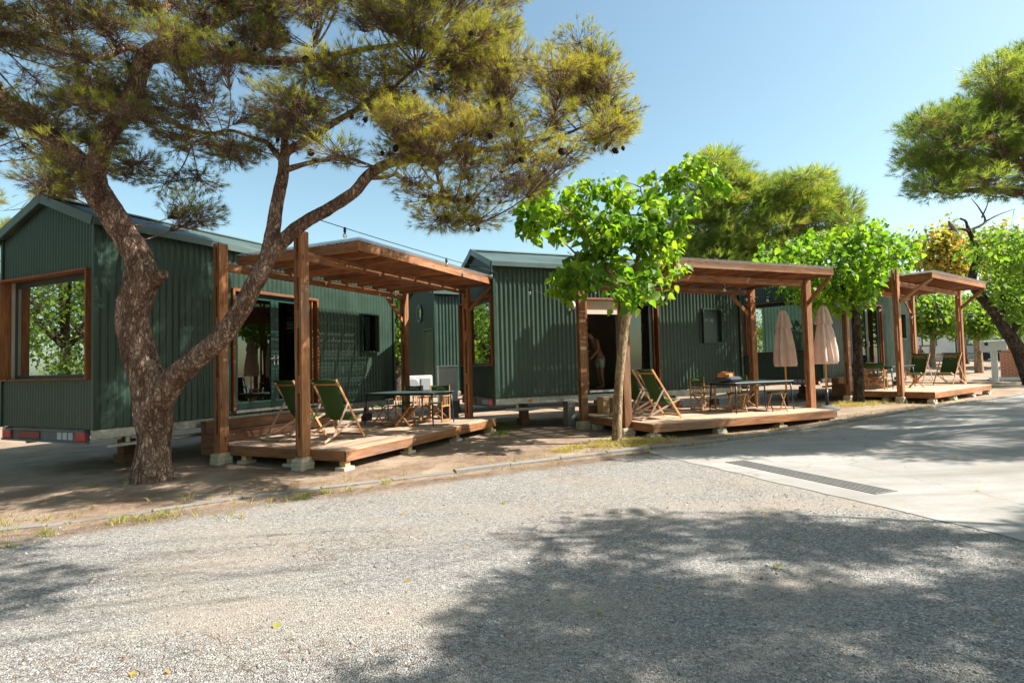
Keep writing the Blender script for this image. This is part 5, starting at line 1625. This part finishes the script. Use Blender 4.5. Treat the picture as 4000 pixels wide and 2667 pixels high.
POLY = [(1545, 625), (1560, 480), (1590, 400), (1622, 362), (1660, 360), (1690, 385), (1725, 405), (1750, 425), (1790, 415), (1830, 395), (1880, 410), (1925, 430), (1975, 450), (1962, 500), (1930, 545), (1880, 590), (1830, 560), (1780, 600), (1740, 640), (1680, 640), (1620, 640)]
pads = [p - O for p in pads_in(POLY, 185, (25.6, 29.8), ((1760, 480, 16, 16),), None, .6)]
pine_crown(root, pads, .82, 80, 13, .38, .018, M['needle_far'], LP4, .03, spread=.55, twigs_every=6, dry=.12)

# ---- left edge tree behind the first cabin
O = Vector((-21.5, 21.0, -.1)); root = empty('pine_tree', O)
tag(root, 'sunlit yellow green pine behind the left edge of the nearest cabin', 'pine tree')
tm = MB(); LPx = limb(tm, [Vector((0, 0, -.05)), Vector((.2, 0, 3)), Vector((.1, .2, 6)), Vector((.3, 0, 9))], [.3, .25, .2, .08], 12, .2, .1)
tm.build('trunk', M['pinebark'], root, smooth=True)
pads = [Vector((rnd.gauss(.2, 2.0), rnd.gauss(0, 1.6), rnd.uniform(.9, 8.6))) for k in range(150)]
pads = [p for p in pads if at(100, 445, 21).z > p.z + O.z or p.x + O.x < -20]
pine_crown(root, pads, .75, 80, 13, .26, .014, M['needle'], LPx, .02, spread=.6, twigs_every=5)

def leafy_tree(root, O, trunk_pts, trunk_r, limb_list, pads, rad, leaves, size, mat, barkm, detail=True, shell=.3, hang=0.0, n=14, twr=.012):
    tm = MB(); LPb = []
    LPb += limb(tm, trunk_pts, trunk_r, n, .07, .08)
    for pts, r_ in limb_list: LPb += limb(tm, pts, r_, max(8, n - 4), .08, .08)
    tm.build('trunk', barkm, root, smooth=True)
    LPn = np.array([tuple(p) for p in LPb])
    tw = MB(); Cs, Ts = [], []
    for p in pads:
        pv = np.array(tuple(p))
        m = int(leaves * rnd.uniform(.7, 1.3))
        r = rad * rnd.uniform(.7, 1.25)
        d = unit(rng.normal(size=(m, 3)))
        C = pv + d * r * rng.uniform(shell, 1, (m, 1)) ** .6
        C[:, 2] -= hang * rng.random(m)
        Cs.append(C)
        Ts.append(np.clip(rnd.uniform(.15, .8) + rng.normal(0, .22, m), 0, 1))
        d2 = ((LPn - pv) ** 2).sum(1); d2[: max(1, len(d2) // 12)] += 4
        a = Vector(LPn[int(np.argmin(d2))])
        bp = curve_pts(a, p, .12 * (p - a).length, 6, .1 * (p - a).length)
        tw.tube(bp, [twr * (1 - .13 * q) for q in range(6)], 5, cap=False)
        for q in range(0, m, 6): tw.tube([bp[rnd.randint(3, 5)], Vector(C[q])], [twr * .35, twr * .2], 3, cap=False)
    C, T = np.concatenate(Cs), np.concatenate(Ts)
    V, F, TT = leaf_arrays(C, size, .7, detail, .5, T)
    array_mesh('crown', V, F, mat, root, TT, smooth=False)
    tw.build('twigs', barkm, root, smooth=True)

# ---- small mulberry by the second deck
O = Vector((2.105, 11.94, -.1)); root = empty('mulberry_tree', O)
tag(root, 'small mulberry tree with a pale slim trunk beside the middle deck', 'mulberry tree')
def a5(a, b, Y): return at(a, b, Y) - O
tp = [Vector((0, 0, -.03)), a5(1418, 950, 11.94), a5(1424, 850, 11.92), a5(1434, 760, 11.9), a5(1440, 712, 11.88), a5(1442, 690, 11.86)]
ls = [([a5(1440, 700, 11.88), a5(1420, 660, 11.7), a5(1395, 615, 11.6), a5(1360, 560, 11.5), a5(1330, 500, 11.4)], [.075, .055, .045, .03, .012]),
      ([a5(1442, 700, 11.88), a5(1455, 640, 12), a5(1470, 560, 12.1), a5(1480, 480, 12.1), a5(1470, 430, 12)], [.07, .05, .04, .028, .01]),
      ([a5(1442, 700, 11.88), a5(1490, 650, 12.2), a5(1540, 560, 12.3), a5(1590, 470, 12.2), a5(1640, 410, 12.1)], [.06, .045, .035, .022, .008]),
      ([a5(1440, 700, 11.88), a5(1400, 650, 12.3), a5(1330, 590, 12.6), a5(1280, 540, 12.6)], [.05, .035, .025, .01])]
POLY = [(1215, 500), (1250, 450), (1330, 440), (1380, 425), (1420, 440), (1480, 440), (1540, 430), (1575, 430), (1600, 460), (1590, 510), (1565, 560), (1550, 610), (1520, 650), (1480, 690), (1450, 690), (1400, 655), (1330, 650), (1300, 610), (1280, 560), (1235, 530)]
pads = [p - O for p in pads_in(POLY, 66, (10.7, 13.0), (), None, .24)]
for a_, b_, Y in ((1500, 415, 11.9), (1545, 400, 12), (1570, 385, 12), (1600, 375, 12), (1635, 400, 12), (1655, 425, 12), (1240, 440, 11.6), (1215, 470, 11.5), (1210, 520, 11.6), (1330, 425, 11.7), (1400, 415, 11.8), (1280, 640, 11.5), (1310, 665, 11.6)): pads.append(a5(a_, b_, Y))
leafy_tree(root, O, tp, [.115, .095, .09, .09, .105, .08], ls, pads, .28, 42, .195, M['mulberry'], M['palebark'], True, .25, .12)

# ---- wider mulberry between the second and third decks
O = Vector((10.48, 17.57, ground_z(10.48, 17.57))); root = empty('mulberry_tree', O)
tag(root, 'spreading mulberry tree with a grey lichened trunk beside the furthest deck', 'mulberry tree')
tp = [Vector((0, 0, -.03)), a5(1971, 860, 17.55) , a5(1967, 760, 17.5), a5(1962, 700, 17.45), a5(1958, 675, 17.4)]
tp = [Vector((0, 0, -.03))] + [at(a, b, Y) - O for a, b, Y in ((1972, 860, 17.55), (1968, 760, 17.5), (1962, 705, 17.45), (1958, 680, 17.4))]
def a6(a, b, Y): return at(a, b, Y) - O
ls = [([a6(1960, 690, 17.4), a6(1930, 650, 17.2), a6(1880, 620, 17.0), a6(1800, 590, 17.0), a6(1750, 585, 17)], [.09, .07, .055, .03, .01]),
      ([a6(1960, 690, 17.4), a6(1985, 650, 17.6), a6(2030, 600, 17.8), a6(2080, 570, 18), a6(2110, 550, 18)], [.09, .07, .05, .03, .01]),
      ([a6(1960, 690, 17.4), a6(1965, 630, 17.4), a6(1960, 570, 17.6), a6(1985, 520, 17.6)], [.08, .06, .04, .01]),
      ([a6(1960, 690, 17.4), a6(1900, 660, 18), a6(1840, 640, 18.6)], [.07, .05, .02])]
POLY = [(1745, 590), (1780, 560), (1850, 545), (1910, 545), (1970, 515), (2000, 515), (2030, 545), (2090, 535), (2110, 550), (2105, 575), (2060, 600), (2030, 640), (2010, 680), (1960, 700), (1900, 700), (1840, 680), (1800, 650), (1770, 625)]
pads = [p - O for p in pads_in(POLY, 95, (15.9, 19.4), (), None, .34)]
leafy_tree(root, O, tp, [.16, .135, .125, .13, .11], ls, pads, .44, 52, .19, M['mulberry'], M['darkbark'], True, .25, .1)

# ---- leaning tree at the right edge with bare top branches
O = at(2368, 880, 25.0); O.z = ground_z(O.x, O.y); root = empty('leaning_tree', O)
tag(root, 'dark leaning tree at the right edge with a bare stubby branch and bright green leaves', 'tree')
def a7(a, b, Y=25.0): return at(a, b, Y) - O
tp = [Vector((.1, 0, -.05)), a7(2352, 830), a7(2332, 790), a7(2308, 755), a7(2285, 720), a7(2260, 690), a7(2248, 665)]
ls = [([a7(2300, 745), a7(2302, 700), a7(2312, 650), a7(2320, 600)], [.17, .13, .09, .04]),
      ([a7(2318, 770), a7(2345, 735), a7(2380, 700), a7(2420, 640)], [.18, .14, .1, .04]),
      ([a7(2262, 692), a7(2235, 655, 24.9), a7(2236, 620, 24.8), a7(2246, 592, 24.8), a7(2238, 560, 24.7), a7(2228, 535, 24.6), a7(2222, 520, 24.5)], [.20, .17, .15, .14, .12, .09, .07]),
      ([a7(2226, 532, 24.6), a7(2210, 526, 24.3), a7(2180, 528, 24.0)], [.07, .05, .04]),
      ([a7(2222, 522, 24.5), a7(2218, 508, 24.5), a7(2205, 502, 24.5)], [.06, .05, .04]),
      ([a7(2226, 530, 24.6), a7(2262, 510, 24.8), a7(2250, 480, 24.8), a7(2230, 455, 24.8)], [.06, .045, .03, .012]),
      ([a7(2262, 510, 24.8), a7(2290, 495, 24.8), a7(2330, 480, 24.8)], [.04, .025, .01]),
      ([a7(2255, 500, 24.8), a7(2268, 470, 24.8), a7(2275, 440, 24.8)], [.035, .02, .008]),
      ([a7(2240, 600, 24.8), a7(2262, 590, 24.8), a7(2290, 570, 24.8)], [.06, .04, .02])]
POLY = [(2235, 550), (2265, 530), (2300, 545), (2352, 540), (2460, 560), (2500, 640), (2460, 760), (2340, 740), (2320, 715), (2290, 690), (2275, 640), (2265, 600), (2215, 590), (2215, 565)]
pads = [p - O for p in pads_in(POLY, 125, (23.2, 27.0), ((2245, 630, 20, 40),), None, .45)]
leafy_tree(root, O, tp, [.36, .30, .26, .23, .20, .17, .14], ls, pads, .62, 60, .24, M['leafy'], M['darkbark'], False, .3, .15)

# ---- trees further back
def bg_tree(px, py_base, Y, top, bot, hw, mat, label, bm='darkbark', r=.2, npad=60, leaf=.3, lean=0, rad=1.0, leaves=60, name='tree'):
    b = at(px, py_base, Y); b.z = ground_z(b.x, b.y)
    root = empty(name, b); tag(root, label, 'tree', 'trees in the background')
    zt, zb_ = at(px, top, Y).z - b.z, at(px, bot, Y).z - b.z
    hwm = hw * KR * Y
    mid = Vector((lean, 0, zb_ + .3 * (zt - zb_)))
    tp = [Vector((0, 0, -.05)), Vector((lean * .3, 0, mid.z * .4)), mid, Vector((lean * 1.1, 0, zt * .85))]
    ls = []
    for k in range(5):
        a = rnd.random() * 6.28
        ls.append(([Vector((lean * .6, 0, mid.z * .75)), Vector((lean + math.cos(a) * hwm * .35, math.sin(a) * hwm * .35, mid.z + .1 * (zt - zb_))), Vector((lean + math.cos(a) * hwm * .8, math.sin(a) * hwm * .8, zb_ + rnd.uniform(.3, .8) * (zt - zb_)))], [r * .6, r * .4, r * .1]))
    pads = []
    while len(pads) < npad:
        a, q, z = rnd.uniform(-1, 1), rnd.uniform(-1, 1), rnd.uniform(-1, 1)
        if a * a + q * q + z * z > 1: continue
        pads.append(Vector((lean + a * (hwm - rad * .6), q * (hwm - rad * .6), (zt + zb_) / 2 + z * ((zt - zb_) / 2 - rad * .5))))
    leafy_tree(root, b, tp, [r, r * .85, r * .75, r * .3], ls, pads, rad, leaves, leaf, mat, M[bm], False, .2, .2, 10, .025)
L_, AM = M['leafy'], M['amber_leaf']
bg_tree(2190, 800, 46, 510, 660, 75, AM, 'tall amber leaved tree far behind the furthest pergola', r=.25, npad=70, leaf=.42, rad=1.3)
bg_tree(2300, 800, 52, 505, 650, 60, AM, 'amber leaved tree far behind the leaning tree', r=.25, npad=45, leaf=.42, rad=1.3)
bg_tree(2140, 800, 38, 672, 772, 62, L_, 'bright green tree with a pale trunk behind the furthest pergola', 'palebark', .2, 60, .3, .2)
bg_tree(2215, 800, 40, 665, 770, 60, L_, 'bright green tree filling the furthest pergola, right of the pale trunk one', 'darkbark', .26, 60, .3, -.4)
bg_tree(2249, 850, 33, 690, 775, 52, L_, 'round green tree on a straight lichened trunk right of the furthest pergola', 'palebark', .24, 55, .26, 0, .8)
bg_tree(2330, 800, 36, 640, 770, 70, L_, 'green tree behind the brick counter', 'darkbark', .25, 60, .3, .3)
bg_tree(2420, 800, 44, 560, 740, 110, L_, 'tall green tree behind the leaning tree at the right edge', 'darkbark', .3, 80, .36, .3, 1.3)
bg_tree(2080, 800, 50, 610, 760, 60, L_, 'green tree far behind the third cabin roof', 'darkbark', .25, 50, .4, .0, 1.2)
bg_tree(912, 860, 30, 640, 830, 52, L_, 'bright green tree in the gap between the nearest and furthest cabins', 'darkbark', .22, 70, .26, .1, .9)
bg_tree(1010, 860, 62, 660, 800, 60, L_, 'distant green tree behind the furthest cabin', 'darkbark', .25, 50, .4, .0, 1.2)
# what the cabin windows mirror: trees on the pitches to the left of the picture
def off_tree(x, y, h, label, mat=L_, hw=3.0):
    root = empty('tree', (x, y, -.1)); tag(root, label, 'tree', 'trees left of the picture')
    tp = [Vector((0, 0, -.05)), Vector((.1, 0, h * .3)), Vector((0, .1, h * .55)), Vector((.1, 0, h * .85))]
    ls = [([Vector((0, 0, h * .3)), Vector((math.cos(a) * hw * .4, math.sin(a) * hw * .4, h * .5)), Vector((math.cos(a) * hw * .8, math.sin(a) * hw * .8, h * .65))], [.12, .08, .02]) for a in (0, 1.3, 2.6, 3.9, 5.2)]
    pads = []
    while len(pads) < 70:
        a, q, z = rnd.uniform(-1, 1), rnd.uniform(-1, 1), rnd.uniform(-1, 1)
        if a * a + q * q + z * z < 1: pads.append(Vector((a * hw, q * hw, h * .58 + z * h * .40)))
    leafy_tree(root, None, tp, [.25, .2, .16, .05], ls, pads, 1.0, 95, .21, mat, M['darkbark'], False, .2, .2, 10, .025)
off_tree(-27, 9.0, 9.5, 'tree beyond the left edge mirrored in the nearest gable window', hw=4.2)
off_tree(-29, 2.5, 9.5, 'tree beyond the left edge, nearer the road', hw=4.2)
off_tree(-24, 14.5, 8.5, 'tree beyond the left edge, further from the road', hw=4.4)
off_tree(-34, 7.5, 10.5, 'tree far beyond the left edge', hw=6.0)
off_tree(-9.5, 24.5, 6.0, 'tree hidden behind the nearest cabin and mirrored in the second gable window', hw=2.6)
off_tree(-13, 29, 7.0, 'tree hidden behind the nearest cabin, further back')

for k, (x, y, h, hw) in enumerate(((-13, -3, 9, 4.2), (-7, -9, 10, 4.5), (1, -12, 10, 4.8), (9, -9, 10, 4.5), (-20, -2, 9, 4.2), (16, -5, 9, 4.2))):  # unseen trees added behind the camera to cut the sky's fill light
    off_tree(x, y, h, ('unseen tree added behind the photographer to block sky light, by the left bend of the road', 'tall unseen tree added behind the photographer to block sky light, left of centre', 'tall unseen tree added straight behind the photographer to block sky light', 'tall unseen tree added behind the photographer to block sky light, right of centre', 'unseen tree added far left behind the photographer to block sky light', 'unseen tree added far right behind the photographer to block sky light')[k], L_, hw)

# ================================================================ ground cover
def scatter_points(n, xr, yr, ok):
    out = []
    while len(out) < n:
        x, y = rnd.uniform(*xr), rnd.uniform(*yr)
        if ok(x, y): out.append((x, y, ground_z(x, y)))
    return out
def kerb_side(x, y):
    k = min(range(len(KL)), key=lambda i: (KL[i].x - x) ** 2 + (KL[i].y - y) ** 2)
    return (Vector((x, y)) - KL[k]).dot(knorm(k))          # > 0 on the road
# grass and weeds along the kerb and under the trees
cl = []
for c, rad_, n_ in (((-4.15, 6.65), .28, 190), ((-4.45, 6.5), .14, 90), ((-2.75, 7.55), .16, 110), ((-2.55, 7.75), .12, 70), ((-3.0, 7.3), .3, 25), ((-1.9, 8.25), .12, 60), ((-2.2, 7.85), .25, 25), ((-5.6, 6.75), .5, 90), ((-4.9, 6.1), .12, 60),
                    ((.9, 11.0), .25, 90), ((1.2, 11.35), .2, 70), ((1.6, 11.45), .15, 60), ((2.1, 11.8), .55, 420), ((2.6, 11.95), .35, 200), ((3.0, 12.2), .4, 120), ((10.4, 17.4), .6, 300), ((9.8, 17.1), .6, 180), ((11.3, 17.7), .7, 120), ((8.3, 16.2), .3, 60),
                    ((-.3, 13.8), .25, 60), ((-.9, 15.4), .9, 620), ((-1.8, 15.9), .7, 520), ((-5.9, 8.8), .4, 50), ((-2.8, 14.0), .3, 30), ((-3.3, 6.9), .4, 60), ((-5.0, 5.6), .2, 40)):
    if c[0] < 0 and c[1] < 9: n_ = int(n_ * .17)
    for k in range(n_):
        x, y = rnd.gauss(c[0], rad_ * .5), rnd.gauss(c[1], rad_ * .5)
        cl.append((x, y, ground_z(x, y), rnd.uniform(.25, .8) if c[0] < 0 and c[1] < 9 else .3 if c[0] < 0 else .78 if c[1] < 13.5 or c[0] > 8 else .25))
for (x, y, z) in scatter_points(260, (-9, 14), (4, 19), lambda x, y: -.6 < kerb_side(x, y) < .5): cl.append((x, y, z, rnd.uniform(.5, .98)))
cl = np.array(cl)
nb = 7
Cb = np.repeat(cl[:, :3], nb, 0) + np.column_stack([rng.normal(0, .018, (len(cl) * nb, 2)), np.zeros(len(cl) * nb)])
d = unit(np.column_stack([rng.normal(0, .5, (len(Cb), 2)), np.ones(len(Cb))])); L = rng.uniform(.03, .13, (len(Cb), 1))
sd = unit(np.cross(d, rng.normal(size=d.shape))) * .0035
mid = Cb + d * L * .6; tip = Cb + d * L + np.column_stack([d[:, :2] * L * .35, -L[:, 0] * .12])
V = np.stack([Cb - sd, Cb + sd, mid + sd * .8, mid - sd * .8, tip], 1).reshape(-1, 3)
F = (np.arange(len(Cb))[:, None, None] * 5 + np.array([(0, 1, 2), (0, 2, 3), (3, 2, 4)])[None]).reshape(-1, 3)
tag(array_mesh('grass', V, F, M['grass'], tint=np.repeat(np.clip(np.repeat(cl[:, 3], nb) + rng.normal(0, .12, len(Cb)), 0, 1), 5)), kind='stuff')
# fallen needles
P = scatter_points(34000, (-9, 9), (3.2, 15), lambda x, y: (lambda s: (-3.4 < s < .6 and noise.noise(Vector((x * 1.3, y * 1.3, 1))) > -.15) or (.55 <= s < 5.5 and x < 3 and noise.noise(Vector((x * .8 + 3, y * .8, 7))) > .12 and rnd.random() < .30))(kerb_side(x, y)))
P = np.array(P); a = rng.uniform(0, 6.28, len(P)); L = rng.uniform(.04, .11, len(P))
dv = np.column_stack([np.cos(a), np.sin(a), rng.normal(0, .05, len(P))]) * L[:, None]; sv = np.column_stack([-np.sin(a), np.cos(a), np.zeros(len(P))]) * .0022
P[:, 2] += rng.uniform(.012, .022, len(P))
V = np.stack([P - sv, P + sv, P + dv + sv * .6, P + dv - sv * .6], 1).reshape(-1, 3); F = np.arange(len(V)).reshape(-1, 4)
tag(array_mesh('fallen_needles', V, F, simple('dry_needle', (.17, .088, .042), .8, 0, .5, 3)), kind='stuff')
# loose stones on the gravel
base = np.array([(1, 0, 0), (-1, 0, 0), (0, 1, 0), (0, -1, 0), (0, 0, 1), (0, 0, -1)], float)
tri = np.array([(0, 2, 4), (2, 1, 4), (1, 3, 4), (3, 0, 4), (2, 0, 5), (1, 2, 5), (3, 1, 5), (0, 3, 5)])
def on_gravel(x, y):
    s = kerb_side(x, y)
    if s < .2: return False
    q = (Vector((x, y)) - KL[i0]).dot(Vector((.937, .349)))
    return q < .02 or rnd.random() < .5 * math.exp(-max(0, q) * 5) + .012
n1 = 26000
xs = []
while len(xs) < n1:
    y = 2.4 + 6.2 * rnd.random() ** 1.5; x = rnd.uniform(-.98, .98) * y * .95
    if noise.noise(Vector((x * .9, y * .9, 4))) < -.22 and rnd.random() < .75: continue
    if on_gravel(x, y): xs.append((x, y, ground_z(x, y) + .010))
P = np.array(xs); S = rng.uniform(.003, .0085, (n1, 1, 1)) * (1 + (rng.random((n1, 1, 1)) < .03) * 1.5)
sh = base[None] * S * rng.uniform(.65, 1.25, (n1, 6, 1)) * np.array([1, 1, .62]); a = rng.uniform(0, 6.28, n1)
ca, sa = np.cos(a)[:, None], np.sin(a)[:, None]
V = np.stack([sh[..., 0] * ca - sh[..., 1] * sa, sh[..., 0] * sa + sh[..., 1] * ca, sh[..., 2]], -1) + P[:, None, :]
F = (np.arange(n1)[:, None, None] * 6 + tri[None]).reshape(-1, 3)
def stone_mat():
    m, t, b = nmat('loose_stone')
    at_ = t.nodes.new('ShaderNodeAttribute'); at_.attribute_name = 'tint'
    t.links.new(ramp(t, at_.outputs['Fac'], [(0, (.15, .138, .125)), (.5, (.28, .262, .24)), (.85, (.38, .36, .335)), (1, (.56, .54, .51))]), b.inputs['Base Color'])
    b.inputs['Roughness'].default_value = .9
    return m
tag(array_mesh('loose_stones', V.reshape(-1, 3), F, stone_mat(), tint=np.repeat(rng.random(n1), 6)), kind='stuff')
# fallen leaves on the road
P = np.array(scatter_points(60, (-3, 9), (3, 14), lambda x, y: .3 < kerb_side(x, y) < 7)); P[:, 2] += .03
V, F, T = leaf_arrays(P, .07, 3.0, False, .1)
tag(array_mesh('fallen_leaves', V, F, M['amber_leaf'], tint=T), kind='stuff')
